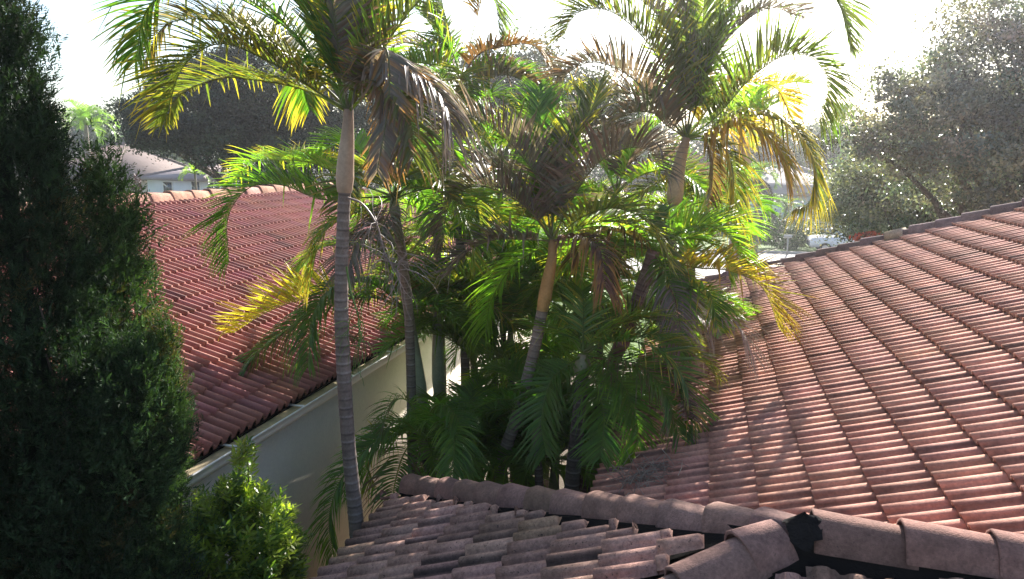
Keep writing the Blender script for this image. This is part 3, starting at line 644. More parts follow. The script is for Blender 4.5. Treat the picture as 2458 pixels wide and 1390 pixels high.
F8([(1140, 60), (1170, -60)], 10.5, 10.5, Lmax=.4, c=ORA, tipc=BRN, bare=.6)
F8([(1110, 260), (1180, 230), (1240, 270), (1270, 350)], 10.5, 10.1, Lmax=.5, c=GREEN, tipc=LIME)
rand_fronds(p8, t8, 5, (1.3, 1.8), (-10, 40), (60, 110), (90, 300), G1+G0, .45, 55)
# --- palm 9: low crown at the right of the clump leaning on the near roof
Y9 = 7.6; t9 = at(1400, 850, Y9)
p9 = thing('areca_palm', (at(1385, 1180, Y9)[0], Y9, GZ), 'low dark palm nearest the right roof, drooping fronds with yellow edges over the tile slope', 'palm tree', GRP)
trunk_mesh(p9, [(at(1350, 1300, Y9)[0], Y9, GZ), at(1372, 1180, Y9), at(1385, 1040, Y9), at(1398, 900, Y9)], .10, .07, tc=(.12, .10, .09), shaft=[at(1398, 900, Y9), at(1399, 875, Y9), t9], shc=(.2, .2, .1))
def F9(pts, Ya, Yb, **k):
    k.setdefault('wdt', .022); k.setdefault('dens', .028)
    return frond(p9, px([(1400, 852)]+pts, Ya, Yb), **k)
F9([(1470, 820), (1560, 830), (1630, 890), (1660, 980), (1660, 1060)], 7.6, 7.0, Lmax=.46, c=GREEN*.9, tipc=YEL, tipw=.2, vee=.4)
F9([(1460, 860), (1540, 880), (1600, 950), (1630, 1050)], 7.6, 6.8, Lmax=.44, c=GREEN*.8, tipc=BRN, vee=.3)
F9([(1450, 880), (1500, 930), (1530, 1020), (1520, 1110)], 7.6, 6.9, Lmax=.44, c=GREEN, tipc=LIME, vee=.3)
F9([(1430, 920), (1450, 1000), (1440, 1100)], 7.6, 6.8, Lmax=.42, c=GREEN, tipc=GREEN, vee=.4)
F9([(1360, 880), (1320, 920), (1300, 1010), (1310, 1090)], 7.6, 6.9, Lmax=.42, c=GREEN*.9, tipc=GREEN)
F9([(1600, 900), (1640, 960), (1650, 1010)], 7.6, 6.8, Lmax=.25, c=BRN, tipc=ORA, bare=.5, dry=True)
rand_fronds(p9, t9, 8, (1.1, 1.6), (20, 80), (80, 130), (-50, 100), G0, .40, 65, wdt=.022)
# --- palm 10: low crown left above the near hip, fronds falling left of the hip end
Y10 = 7.4; t10 = at(1015, 1050, Y10)
p10 = thing('areca_palm', (at(1050, 1200, Y10)[0], Y10, GZ), 'lowest palm of the clump, dark fronds hanging beside the cream wall and the foreground hip', 'palm tree', GRP)
trunk_mesh(p10, [(at(1050, 1300, Y10)[0], Y10, GZ), at(1040, 1200, Y10), at(1022, 1100, Y10)], .07, .05, tc=(.12, .10, .09), shaft=[at(1022, 1100, Y10), at(1018, 1080, Y10), t10], shc=(.2, .2, .1))
def F10(pts, Ya, Yb, **k): return frond(p10, px([(1015, 1052)]+pts, Ya, Yb), **k)
F10([(960, 1040), (880, 1080), (820, 1150), (790, 1240), (800, 1330)], 7.4, 6.2, Lmax=.34, c=GREEN, tipc=LIME, hang=.5, wdt=.02)
F10([(975, 1080), (950, 1150), (940, 1230), (935, 1290)], 7.4, 6.0, Lmax=.36, c=GREEN*.9, tipc=BRN, hang=.5, wdt=.022, tipw=.3)
F10([(960, 1010), (900, 1060), (860, 1110), (850, 1180)], 7.4, 6.6, Lmax=.36, c=GREEN, tipc=GREEN, hang=.4, wdt=.022)
F10([(985, 970), (950, 960), (925, 1000), (915, 1070)], 7.4, 7.0, Lmax=.34, c=GREEN*.9, tipc=BRN, hang=.4, wdt=.016)
F10([(1060, 1010), (1090, 1060), (1080, 1160)], 7.4, 6.5, Lmax=.36, c=GREEN, tipc=LIME, hang=.4, wdt=.02)
F10([(1040, 980), (1080, 980), (1110, 1040), (1110, 1120)], 7.4, 6.8, Lmax=.34, c=GREEN*.9, tipc=GREEN, hang=.4, wdt=.02)
F10([(900, 1060), (880, 1110), (900, 1170)], 7.4, 6.9, Lmax=.30, c=LIME, tipc=YEL, bare=.3)
rand_fronds(p10, t10, 7, (.8, 1.1), (0, 40), (80, 130), (-60, 160), [(GREEN, GREEN, .1), (GREEN, LIME, .1)], .34, 75, wdt=.020)
# --- more stems of the clump filling its middle
def fill_palm(x, y, Y, n, seed, label, L_=(1.2, 1.8), Lm=.42, el=(10, 80), cs=G0, xb=None):
    t = at(x, y, Y); xb = t[0] if xb is None else xb
    p = thing('areca_palm', (xb, Y, GZ), label, 'palm tree', GRP)
    trunk_mesh(p, [(xb, Y, GZ), ((xb+t[0])/2+.05, Y, (GZ+t[2])/2), t-np.array([0, 0, .4])], .06, .045, tc=(.16, .13, .11), shaft=[t-np.array([0, 0, .4]), t-np.array([0, 0, .2]), t], shc=(.2, .22, .1))
    rand_fronds(p, t, n, L_, el, (70, 130), (seed*0-135, 135), cs, Lm, seed)
    return p
fill_palm(1180, 640, 10.6, 15, 101, 'bushy green palm in the heart of the clump, left of the leaning orange stem', (1.4, 2.0), .46)
fill_palm(1225, 790, 9.9, 14, 102, 'bright green low palm just left of the leaning orange stem', (1.2, 1.8), .42, cs=[(GREEN, LIME, .2), (LIME*.8, LIME, .2)])
fill_palm(1140, 880, 9.6, 12, 103, 'dark low palm right of the pair of pale green trunks', (1.1, 1.6), .40, cs=[(GREEN, GREEN, .2), (GREEN, LIME, .1)])
fill_palm(1440, 680, 10.2, 13, 104, 'pale green palm seen between the orange stem and the reddish trunk', (1.3, 1.8), .42, cs=[(LIME*.8, YEL, .2), (GREEN, LIME, .2)])
fill_palm(1480, 470, 11.0, 9, 105, 'yellow green palm behind the crown of the middle palm', (1.5, 2.1), .46, cs=[(OLIVE, YEL, .3), (LIME, YEL, .2), (MAU, BRN, .2)])
fill_palm(1200, 400, 11.0, 10, 106, 'olive palm high in the clump behind the two arching fans', (1.5, 2.2), .5, cs=[(OLIVE, YEL, .2), (GREEN, LIME, .2), (MAU, ORA, .2)])
fill_palm(1665, 500, 11.5, 12, 107, 'green palm behind the swollen pale crownshaft', (1.0, 1.35), .46, cs=[(LIME*.8, YEL, .2), (GREEN, LIME, .2), (OLIVE, YEL, .3)])
fill_palm(1290, 990, 7.9, 11, 108, 'shaded young palm at the foot of the clump above the foreground ridge', (.9, 1.3), .34, cs=[(GREEN*.9, GREEN, .1)])
fill_palm(1150, 1040, 8.6, 10, 109, 'shaded young palm low in the clump beside the lowest fronds', (.9, 1.3), .34, cs=[(GREEN*.9, GREEN, .1)])
fill_palm(1440, 1000, 8.6, 10, 110, 'shaded young palm low in the clump near the corner of the right roof', (.9, 1.4), .34, cs=[(GREEN*.9, GREEN, .1)])
LB = [(LIME, LIME, .2), (LIME*.8, YEL, .15), (GREEN*1.2, LIME, .3)]
fill_palm(1310, 720, 11.2, 13, 111, 'sunlit lime green palm right behind the leaning orange stem', (1.4, 2.0), .46, cs=LB)
fill_palm(1130, 740, 11.6, 10, 112, 'sunlit lime green palm behind the pair of pale green trunks', (1.4, 2.0), .46, cs=LB)
fill_palm(1330, 900, 10.4, 12, 113, 'green palm low behind the foot of the leaning orange stem', (1.2, 1.7), .42, cs=LB)
fill_palm(1400, 560, 11.8, 9, 114, 'lime palm at the back between the two arching brown fans', (1.5, 2.1), .48, cs=LB)
fill_palm(1050, 540, 10.8, 8, 115, 'bright green palm at the back, right of the tall front trunk', (1.4, 1.9), .46, cs=LB)
fill_palm(1600, 760, 11.5, 12, 116, 'low green palm at the back beside the far corner of the right roof', (1.3, 1.8), .42, cs=LB)
YG = [(GREEN*.9, GREEN, .1), (GREEN, LIME, .2)]
for k_, (x_, y_, Y_, lb_) in enumerate([(1210, 1120, 8.3, 'knee high sucker fronds at the base of the leaning orange stem'), (1330, 1110, 8.2, 'low sucker fronds just above the middle of the foreground ridge'),
        (1420, 1090, 8.4, 'low sucker fronds beside the corner of the right roof eave'), (1120, 1100, 8.2, 'low sucker fronds behind the end of the foreground hip'), (1270, 1060, 9.0, 'shaded sucker fronds deep between the stems of the clump')]):
    fill_palm(x_, y_, Y_, 11, 121+k_, lb_, (.9, 1.3), .34, (25, 85), YG)
# ================================================================ LEAFY TREES
def leaves(b, C, nrm_jit, size, colr, aspect=.5, colj=.25, folded=True):
    """C (n,3) leaf positions"""
    n = len(C); d_ = rng.normal(0, 1, (n, 3)); d_ /= np.linalg.norm(d_, axis=1)[:, None]
    u = rng.normal(0, 1, (n, 3)); u -= d_*(u*d_).sum(1)[:, None]; u /= np.linalg.norm(u, axis=1)[:, None]
    nn = np.cross(d_, u); s = size*rng.uniform(.6, 1.3, n)[:, None]
    p0 = C-d_*s*.5; p1 = C+u*s*aspect*.5+nn*s*.10; p2 = C+d_*s*.5; p3 = C-u*s*aspect*.5+nn*s*.10
    V = np.stack([p0, p1, p2, p3], 1).reshape(-1, 3); q = np.arange(n)*4
    F = np.stack([q, q+1, q+2, q+3], 1)
    cc = np.repeat(np.array(colr)*(1+rng.normal(0, colj, (n, 1))), 4, axis=0) if np.asarray(colr).ndim == 1 else np.repeat(colr, 4, axis=0)
    b.addnp(V, F, np.clip(cc, .005, 1))
def tree(name, label, base, lobes, nclump, nleaf, size, colr, group=None, trunk_r=.25, clump=.5, cat='tree', limbs=True, m=M_oak, squash=.75, fork=.35, seed=1, twigs=True):
    """lobes: list of (centre, radii); leaves sit in many clumps spread through the lobes"""
    r_ = np.random.default_rng(seed); t = thing(name, base, label, cat, group); base = np.array(base, float)
    vol = np.array([rx*ry*rz for _, (rx, ry, rz) in lobes]); vol = vol**.8; vol /= vol.sum()
    cl = []; 
    for k in range(nclump):
        i = r_.choice(len(lobes), p=vol); c, rad = lobes[i]
        d_ = r_.normal(0, 1, 3); d_ /= np.linalg.norm(d_); rr = r_.uniform(.25, 1)**.5*r_.uniform(.8, 1.12)
        cl.append(np.array(c)+d_*rr*np.array(rad))
    cl = np.array(cl)
    lf = []; lc = []
    for p in cl:
        nn_ = int(nleaf*r_.uniform(.4, 1.5)); cs = clump*r_.uniform(.5, 1.3)
        L_ = p+r_.normal(0, 1, (nn_, 3))*cs*np.array([1, 1, .6])*.5; lf.append(L_)
        cv = np.array(colr)*np.clip(1+r_.normal(0, .42), .35, 2.6)*np.array([1+r_.normal(0, .14), 1, 1+r_.normal(0, .1)]); lc.append(np.clip(cv*(1+r_.normal(0, .22, (nn_, 1))), .004, 1))
    b = MB(); leaves(b, np.concatenate(lf), 0, size, np.concatenate(lc)); b.build('crown', m, t)
    if limbs:
        b = MB(); top = base+[0, 0, (cl[:, 2].mean()-base[2])*fork]
        b.tube([base, (base+top)/2+r_.normal(0, .06, 3), top], [trunk_r*1.25, trunk_r, trunk_r*.8], 9)
        ends = cl[r_.choice(len(cl), min(len(cl), 55), replace=False)]
        hubs = [top+(np.array(c)-top)*.55 for c, _ in lobes]
        for h in hubs: b.tube(catmull([top, top+(h-top)*.5+r_.normal(0, .25, 3), h], 8), np.linspace(trunk_r*.6, trunk_r*.3, 8), 6)
        for e in ends:
            h = hubs[int(np.argmin([np.linalg.norm(e-q_) for q_ in hubs]))]
            b.tube(catmull([h, (h+e)/2+r_.normal(0, .2, 3), e], 6), np.linspace(trunk_r*.25, .012, 6), 4, cap=False)
        b.build('trunk', M_bark, t)
    return t
OAK = (.03, .045, .024)
def P_(x, y, Y): return at(x, y, Y)
# big oak behind the left roof
def lobe(x, y, Y, rx, rz, ry=None): 
    return (P_(x, y, Y), (rx, ry or rx, rz))
b0 = P_(600, 380, 34)
tree('oak_tree', 'huge dark oak spreading behind the red roof on the left', (b0[0], 34, GZ),
     [lobe(560, 300, 33, 3.4, 1.7), lobe(680, 240, 34, 3.2, 2.0), lobe(430, 315, 32, 2.3, 1.2), lobe(520, 190, 35, 2.6, 1.5), lobe(700, 360, 33, 2.8, 1.0), lobe(360, 300, 33, 1.6, 1.4), lobe(830, 280, 35, 2.6, 2.2), lobe(500, 370, 31, 1.6, .6), lobe(640, 150, 36, 2.8, 1.5), lobe(340, 260, 34, 1.3, 1.0), lobe(430, 210, 34, 2.0, 1.3), lobe(660, 420, 32, 2.2, .6)], 800, 220, .17, OAK, 'oaks around the houses', .35, .62, seed=2, m=M_oakd)
b0 = P_(1240, 380, 42)
tree('oak_tree', 'oak with hazy top showing behind the middle of the palm clump', (b0[0], 42, GZ),
     [lobe(1180, 250, 42, 4, 3), lobe(1290, 210, 43, 3, 2.4), lobe(1080, 300, 42, 3.5, 2.4), lobe(1400, 280, 43, 3.5, 2.4), lobe(960, 280, 41, 3.0, 2.4)], 500, 120, .24, (.06, .075, .04), 'oaks around the houses', .35, 1.2, seed=3, m=M_oakd)
# right oak
b0 = P_(2480, 400, 21)
tree('oak_tree', 'big oak at the right edge rising above the pink tile roof', (b0[0], 21, GZ),
     [lobe(2400, 150, 21, 1.9, 1.6), lobe(2300, 300, 20.5, 2.2, 1.2), lobe(2480, 330, 20, 2.3, 1.7), lobe(2160, 280, 20.5, 1.5, .65), lobe(2440, 60, 22, 1.7, 1.0), lobe(2560, 200, 21, 2.2, 2.4), lobe(2260, 180, 21.5, 1.1, .75), lobe(2350, 430, 21, 2.2, 1.0), lobe(2090, 310, 21, .8, .3), lobe(2600, 420, 20, 2, 1.5), lobe(2110, 345, 20.5, 1.2, .5), lobe(2200, 200, 21, 1.0, .6), lobe(2230, 380, 20.5, 1.5, .7)], 600, 185, .10, (.18, .175, .14), 'oaks around the houses', .3, .50, seed=4)  # leaf colour paled to carry the hazy veil
b0 = P_(2150, 480, 25)
tree('glossy_leaf_tree', 'small pale tree with glinting leaves between the white car and the right oak', (b0[0], 25, GZ),
     [lobe(2080, 440, 25, 1.4, 1.1), lobe(2200, 480, 24, 1.8, 1.2), lobe(2030, 510, 25, .9, .9), lobe(2160, 380, 26, 1.2, .7), lobe(2320, 520, 24, 1.6, .8), lobe(2120, 550, 24, 1.3, .6), lobe(2420, 500, 24, 1.5, .8)], 420, 130, .10, (.20, .205, .14), None, .12, .6, seed=5)  # haze also put into this pale leaf colour
# far belts of trees seen in the gaps, each with its own shape
far = [(250, 320, 95, 5, 3.5, 'distant pale tree behind the far house roof on the left'), (420, 330, 120, 7, 4, 'distant tree left of the dark oak'), (330, 345, 85, 3.6, 2.2, 'bluish distant tree beside the bright small palm'),
       (2050, 345, 90, 5, 2.6, 'distant tree in the gap left of the right oak'), (2190, 350, 110, 6, 3, 'distant tree seen through the gap under the right oak'), (1930, 370, 80, 4, 3.0, 'hazy tree beyond the yellow hanging leaflets'),
       (1780, 360, 75, 5, 3.2, 'tree standing behind the far white walled house'), (1560, 350, 80, 6, 4, 'tree across the road behind the tall backlit palm'), (2400, 360, 70, 6, 3.4, 'tree beyond the right oak at the edge'),
       (60, 330, 90, 6, 4, 'distant tree behind the cypress column'), (900, 340, 90, 7, 4.5, 'distant tree behind the front palm crownshaft')]
for i, (x, y, Y, rx, rz, lb) in enumerate(far):
    c = P_(x, y, Y)
    tree('broadleaf_tree', lb, (c[0], Y, GZ), [((c[0], Y, c[2]), (rx, rx, rz)), ((c[0]-rx*.5, Y-1, c[2]-rz*.9), (rx*.8, rx, rz*.8)), ((c[0]+rx*.6, Y+1, c[2]-rz*.8), (rx*.8, rx, rz*.9))], 170, 110, .42, (.06, .085, .045), 'distant trees beyond the houses', .3, 2.0, seed=20+i)
# ---------- cypress column at the left
def sprays(b, P, D, ln, colr, seed, nb_=11):
    """flat scaly sprays: P positions, D directions"""
    r_ = np.random.default_rng(seed); n = len(P)
    D = D/np.linalg.norm(D, axis=1)[:, None]
    A = r_.normal(0, 1, (n, 3)); A -= D*(A*D).sum(1)[:, None]; A /= np.linalg.norm(A, axis=1)[:, None]
    ln = ln*r_.uniform(.6, 1.3, n)
    cc = np.clip(np.asarray(colr)*(1+r_.normal(0, .22, (n, 1))), .003, 1)
    for k in range(nb_):
        f = .05+.9*k/nb_; side = 1 if k % 2 else -1
        st = P+D*(ln*f)[:, None]; d2 = D*.8+A*side*r_.uniform(.5, .9, (n, 1))+r_.normal(0, .15, (n, 3)); d2 /= np.linalg.norm(d2, axis=1)[:, None]
        l2 = ln*(.50-.32*f)*r_.uniform(.8, 1.2, n); wv = np.cross(d2, r_.normal(0, 1, (n, 3))); wv /= np.linalg.norm(wv, axis=1)[:, None]
        w2 = (l2*.11)[:, None]
        V = np.stack([st-wv*w2*.5, st+d2*l2[:, None]*.55+wv*w2, st+d2*l2[:, None], st+d2*l2[:, None]*.5-wv*w2], 1).reshape(-1, 3); q = np.arange(n)*4
        b.addnp(V, np.stack([q, q+1, q+2, q+3], 1), np.repeat(cc*(1+.25*f), 4, axis=0))
def plume(b, core, base, top, rfun, n, colr, seed, ln=.16, lump=.16, cl=.055):
    """foliage column: many small clumps of scaly sprays over a tapering outline"""
    r_ = np.random.default_rng(seed); base = np.array(base, float); top = np.array(top, float); H = np.linalg.norm(top-base)
    nc = n//26; t = r_.random(nc*3); w_ = np.array([rfun(x) for x in t]); t = t[r_.random(nc*3) < (w_/w_.max())**.8][:nc]; nc = len(t)
    a = r_.random(nc)*2*math.pi; rr = np.array([rfun(x) for x in t])
    lumps = 1+lump*(np.sin(a*3+t*H*5)+np.sin(a*5-t*H*9+1)*.6)+r_.normal(0, .07, nc)
    dep = np.where(r_.random(nc) < .12, r_.uniform(1.0, 1.22, nc), r_.uniform(.6, 1.0, nc)**.6)
    ax = base+(top-base)*t[:, None]; out = np.stack([np.cos(a), np.sin(a), 0*a], 1)
    Cc = ax+out*(rr*lumps*dep)[:, None]; m_ = 26; P = np.repeat(Cc, m_, axis=0)+r_.normal(0, 1, (nc*m_, 3))*cl*np.array([1, 1, 1.5])
    O = np.repeat(out, m_, axis=0); N_ = nc*m_
    D = O*r_.uniform(.2, .9, (N_, 1))+np.array([0, 0, 1.0])*r_.uniform(.6, 1.3, (N_, 1))+r_.normal(0, .3, (N_, 3))
    cc = np.array(colr)*(1+r_.normal(0, .25, (nc, 1)))*np.where(r_.random((nc, 1)) < .05, np.array([2.2, 1.1, .9]), 1)
    sprays(b, P, D, ln, np.repeat(np.clip(cc, .004, 1), m_, axis=0), seed+1)
    ts = np.linspace(0, .9, 12); core.tube([base+(top-base)*x for x in ts], [max(.012, rfun(x)*.16) for x in ts], 10, np.array(colr)*.5)
cyp = thing('cypress_tree', (-3.85, 3.7, GZ), 'tall dark green conifer column filling the left edge in front of the red roof', 'conifer tree')
b = MB(); core = MB(); DK = (.02, .036, .018)
plume(b, core, (-4.03, 3.72, -5.6), (-4.07, 3.6, 1.9), lambda t: np.interp(t, [0, .386, .50, .566, .634, .70, .76, .80, .841, .897, 1], [.64, .66, .66, .60, .36, .30, .26, .22, .18, .12, .02]), 80000, DK, 50, .085, .12)
plume(b, core, at(372, 1390, 4.0), at(388, 772, 4.0), lambda t: np.interp(t, [0, .5, .7, .9, 1], [.10, .12, .09, .05, .01]), 8000, (.05, .085, .03), 53, .075, .15, .04)
plume(b, core, (-4.5, 3.1, -5.6), (-4.55, 3.1, 1.5), lambda t: np.interp(t, [0, .5, .8, 1], [.6, .55, .4, .05]), 38000, DK, 59, .085, .12)
plume(b, core, at(300, 1390, 3.8), at(300, 830, 3.8), lambda t: np.interp(t, [0, .5, .7, .9, 1], [.24, .26, .22, .15, .02]), 9000, (.04, .07, .03), 56, .08, .15, .04)
b.build('crown', M_cyp, cyp)
for k in range(16):
    a = rng.random()*6.28; z = rng.uniform(-4, -.5); p = np.array([-3.9, 3.7, z]); core.tube([p, p+[math.cos(a)*.25, math.sin(a)*.25, .15], p+[math.cos(a)*.42, math.sin(a)*.42, .35]], [.02, .012, .004], 4, (.09, .07, .06))
core.build('trunk', mat('conifer_trunk_core', attr=True, rough=.95), cyp)
jt = at(246, 366, 4.3); jb = at(300, 1390, 4.3)
jun = thing('juniper_tree', (jb[0], 4.3, GZ), 'smaller feathery conifer peeking up behind the cypress at the ridge of the red roof', 'conifer tree')
b = MB(); core = MB()
plume(b, core, (jb[0], 4.3, -4.2), jt, lambda t: np.interp(t, [0, .5, .68, .80, .90, .96, 1], [.22, .26, .25, .19, .12, .07, .01]), 15000, (.05, .085, .032), 60, .10, .2, .05)
b.build('crown', M_cyp, jun); core.tube([(jb[0], 4.3, GZ), (jb[0], 4.3, -4)], [.06, .05], 8, (.09, .07, .05)); core.build('trunk', bpy.data.materials['conifer_trunk_core'], jun)
# ---------- podocarpus shrub
pod = thing('podocarpus_shrub', (-3.75, 5.3, GZ), 'bright yellow green strap leaved shrub in front of the cream wall', 'shrub')
b = MB(); st = MB()
shoots = []
for k in range(1300):
    u = rng.random(); a = rng.random()*6.28; el = math.asin(rng.uniform(-.3, 1))
    c = np.array([-3.84, 5.25, -3.80]); rad = np.array([.45, .46, .98])*rng.uniform(.72, 1.0)*np.array([1+.22*max(0, math.sin(2*el)), 1+.22*max(0, math.sin(2*el)), 1])
    dv = np.array([math.cos(a)*math.cos(el), math.sin(a)*math.cos(el), math.sin(el)]); shoots.append((c+dv*rad, dv))
for k in range(600):
    a = rng.random()*6.28; z = rng.uniform(-5.6, -3.9); dv = np.array([math.cos(a), math.sin(a), .2]); shoots.append((np.array([-3.80, 5.2, z])+dv*[.50, .5, 0]*rng.uniform(.75, 1.05), dv))
for k in range(36): 
    z = rng.uniform(-3.0, -2.42); shoots.append((np.array([-3.75+rng.normal(0, .05)+(z+3)*.18, 5.2+rng.normal(0, .05), z]), np.array([rng.normal(0, .6), rng.normal(0, .6), .8])))
for (p, dv) in shoots:
    ax = dv*.7+np.array([0, 0, .7])+rng.normal(0, .25, 3); ax /= np.linalg.norm(ax); ls = rng.uniform(.10, .2); n = 16
    yg = np.array([.25, .31, .05]) if rng.random() < .6 else np.array([.09, .16, .03])  # lighter leaf colour brightened in place of missing sunlight
    yg = yg*(.75+.5*np.clip((p[2]+4.6)/2, 0, 1)) if False else yg*rng.uniform(.75, 1.25)
    tt = np.linspace(0, 1, n); s0 = p+np.outer(tt*ls, ax); aa = np.arange(n)*2.4
    x = np.cross(ax, (.3, .5, .2)); x /= np.linalg.norm(x); y = np.cross(ax, x)
    d_ = np.cos(aa)[:, None]*x+np.sin(aa)[:, None]*y+ax*(.35+.5*tt)[:, None]; d_ /= np.linalg.norm(d_, axis=1)[:, None]
    l = rng.uniform(.06, .10, n)[:, None]; wv = np.cross(d_, ax); wv /= np.linalg.norm(wv, axis=1)[:, None]+1e-9
    V = np.stack([s0, s0+d_*l*.45+wv*.012, s0+d_*l, s0+d_*l*.45-wv*.012], 1).reshape(-1, 3); q = np.arange(n)*4
    b.addnp(V, np.stack([q, q+1, q+2, q+3], 1), np.repeat(np.clip(yg*(1+rng.normal(0, .15, (n, 1))), .01, 1), 4, axis=0))
b.build('foliage', M_pod, pod)
for k in range(26):
    p, dv = shoots[rng.integers(len(shoots))]; st.tube([(-3.72, 5.25, GZ), (-3.72+(p[0]+3.72)*.4, 5.25+(p[1]-5.25)*.4, (GZ+p[2])/2), p], [.022, .014, .005], 5, cap=False)
st.build('stems', M_bark, pod)
# ================================================================ FAR HOUSES, STREET
def simple_house(name, label, cx, cy, wx, wy, zb, zw, ridge, rot, wall_c, roof_c, win=(), over=.6):
    """hip roofed house; windows on the face toward the viewer"""
    t = thing(name, (cx, cy, zb), label, 'house'); ca, sa = math.cos(R(rot)), math.sin(R(rot))
    def wp(x, y, z): return np.array([cx+x*ca-y*sa, cy+x*sa+y*ca, z])
    b = MB(); b.hexa([wp(x, y, z) for z in (zb, zw) for x, y in ((-wx, -wy), (wx, -wy), (wx, wy), (-wx, wy))])
    b.build('wall', mat(name+'_wall', wall_c, .85, noise=(1, .08)), t)
    b = MB(); ox, oy = wx+over, wy+over; rl_ = max(wx-wy, .5)
    e = [wp(-ox, -oy, zw), wp(ox, -oy, zw), wp(ox, oy, zw), wp(-ox, oy, zw)]; r1, r2 = wp(-rl_, 0, ridge), wp(rl_, 0, ridge)
    e2 = [p-np.array([0, 0, .22]) for p in e]
    b.add(e+[r1, r2]+e2, [(0, 1, 5, 4), (1, 2, 5), (2, 3, 4, 5), (3, 0, 4), (0, 6, 7, 1), (1, 7, 8, 2), (2, 8, 9, 3), (3, 9, 6, 0), (6, 9, 8, 7)])
    mr = mat(name+'_roof', roof_c, .8, noise=(2, .12)); tr = mr.node_tree
    wv = tr.nodes.new('ShaderNodeTexWave'); wv.bands_direction = 'Z'; wv.inputs['Scale'].default_value = 3.2; tcn = tr.nodes.new('ShaderNodeTexCoord'); tr.links.new(tcn.outputs['Object'], wv.inputs['Vector'])
    bp = tr.nodes.new('ShaderNodeBump'); bp.inputs['Distance'].default_value = .05; tr.links.new(wv.outputs['Fac'], bp.inputs['Height']); tr.links.new(bp.outputs[0], tr.nodes['Principled BSDF'].inputs['Normal'])
    rf_ = b.build('roof', mr, t); rf_['_w'] = list(t.location)
    for (p, q) in ((e[0], r1), (e[1], r2), (e[2], r2), (e[3], r1), (r1, r2)):
        b = MB(); b.tube([p+[0, 0, .05], q+[0, 0, .05]], .11, 6); b.build('ridge_cap', bpy.data.materials[name+'_roof'], rf_)
    for (x, z0, w_, h_) in win:
        b = MB(); fr_ = [wp(x-w_/2-.1, -wy-.06, z0-.1), wp(x+w_/2+.1, -wy-.06, z0-.1), wp(x+w_/2+.1, -wy+.02, z0-.1), wp(x-w_/2-.1, -wy+.02, z0-.1)]
        b.hexa(fr_+[p+np.array([0, 0, h_+.2]) for p in fr_]); f_ = b.build('window', M_white, t); f_['_w'] = list(t.location)
        b = MB(); fr_ = [wp(x-w_/2, -wy-.075, z0), wp(x+w_/2, -wy-.075, z0), wp(x+w_/2, -wy-.062, z0), wp(x-w_/2, -wy-.062, z0)]
        b.hexa(fr_+[p+np.array([0, 0, h_]) for p in fr_]); b.build('pane', M_glass, f_)
    return t
c = P_(215, 430, 62)
simple_house('far_tile_roof_house', 'far house with pinkish brown hip roof between the cypress and the dark oak', c[0]-1.5, 68, 6.5, 5.5, GZ, -2.0, 1.5, -12, (.50, .42, .36), (.20, .145, .125), [(3.5, -4.0, 2, 1.4)])
c = P_(430, 440, 52)
simple_house('far_white_house', 'low white house with pale shingle roof just above the red roof ridge', c[0]-1.2, 58, 4.6, 3.5, GZ, -1.62, -.55, -22, (.66, .66, .66), (.36, .28, .27), [(3.1, -3.2, 1.1, 1.3), (-1.2, -3.0, 1.3, 1.0)], .45)
c = P_(1850, 520, 62)
simple_house('far_blue_white_house', 'pale blue white house wall across the road framed by palms', c[0]+.5, 68, 6.5, 5, GZ, -2.7, -.6, 2, (.62, .68, .76), (.35, .3, .28), [(-5.2, -4.4, 1.2, 1.2)], .6)
# small palms far away
def small_palm(label, x, ytop, Y, n, Lf, tr=.12, cs=((.10, .16, .04),), lean=0, skirt=0, grp=None, bend=(90, 150), name='distant_palm', zb=GZ, seed=0):
    t_ = at(x, ytop, Y); p = thing(name, (t_[0]+lean, Y, zb), label, 'palm tree', grp); r_ = random.Random(seed)
    b = MB(); b.tube(catmull([(t_[0]+lean, Y, zb), (t_[0]+lean*.6, Y, (zb+t_[2])/2), t_], 14), np.linspace(tr*1.2, tr*.8, 14), 8, (.22, .19, .16)); b.build('trunk', M_trunk, p, True)
    for i in range(n):
        frond(p, rpath(t_, i*360/n+r_.uniform(-15, 15), r_.uniform(10, 80), Lf*r_.uniform(.85, 1.1), r_.uniform(*bend)), Lmax=Lf*.26, c=np.array(r_.choice(cs)), tipw=.1, wdt=.05, dens=.09, rad=.02)
    if skirt:
        for i in range(skirt): frond(p, rpath(t_-np.array([0, 0, .1]), i*360/skirt, -35, Lf*.95, 50), Lmax=Lf*.2, c=np.array([.07, .065, .05]), wdt=.05, dens=.10, dry=True, hang=.6, name='dead_frond', rad=.02)
    return p
small_palm('bright feathery palm in front of the far pink brown roof', 205, 300, 45, 16, 2.6, .18, ((.17, .25, .06), (.14, .22, .06)), seed=1)
small_palm('small yellow green palm beside the window of the low white house', 468, 418, 40, 9, 1.2, .08, ((.2, .28, .05),), seed=2)
small_palm('slim hazy palm on the skyline left of the right oak', 2020, 285, 60, 12, 2.4, .12, ((.07, .09, .06),), seed=3)
small_palm('low dark palm in the skyline gap under the right oak', 2150, 345, 70, 12, 2.8, .15, ((.05, .08, .06),), seed=4)
small_palm('palm with a skirt of dead hanging fronds before the pale blue wall', 1822, 420, 44, 12, 1.6, .16, ((.07, .10, .03),), skirt=14, seed=5)
small_palm('thin stemmed palm against the pale blue wall, left of two', 1850, 490, 58, 9, 1.7, .09, ((.08, .12, .03),), lean=.35, seed=6, grp='thin palms against the pale blue wall')
small_palm('thin stemmed palm against the pale blue wall, right of two', 1890, 495, 58, 9, 1.6, .09, ((.08, .12, .03),), lean=-.4, seed=7, grp='thin palms against the pale blue wall')
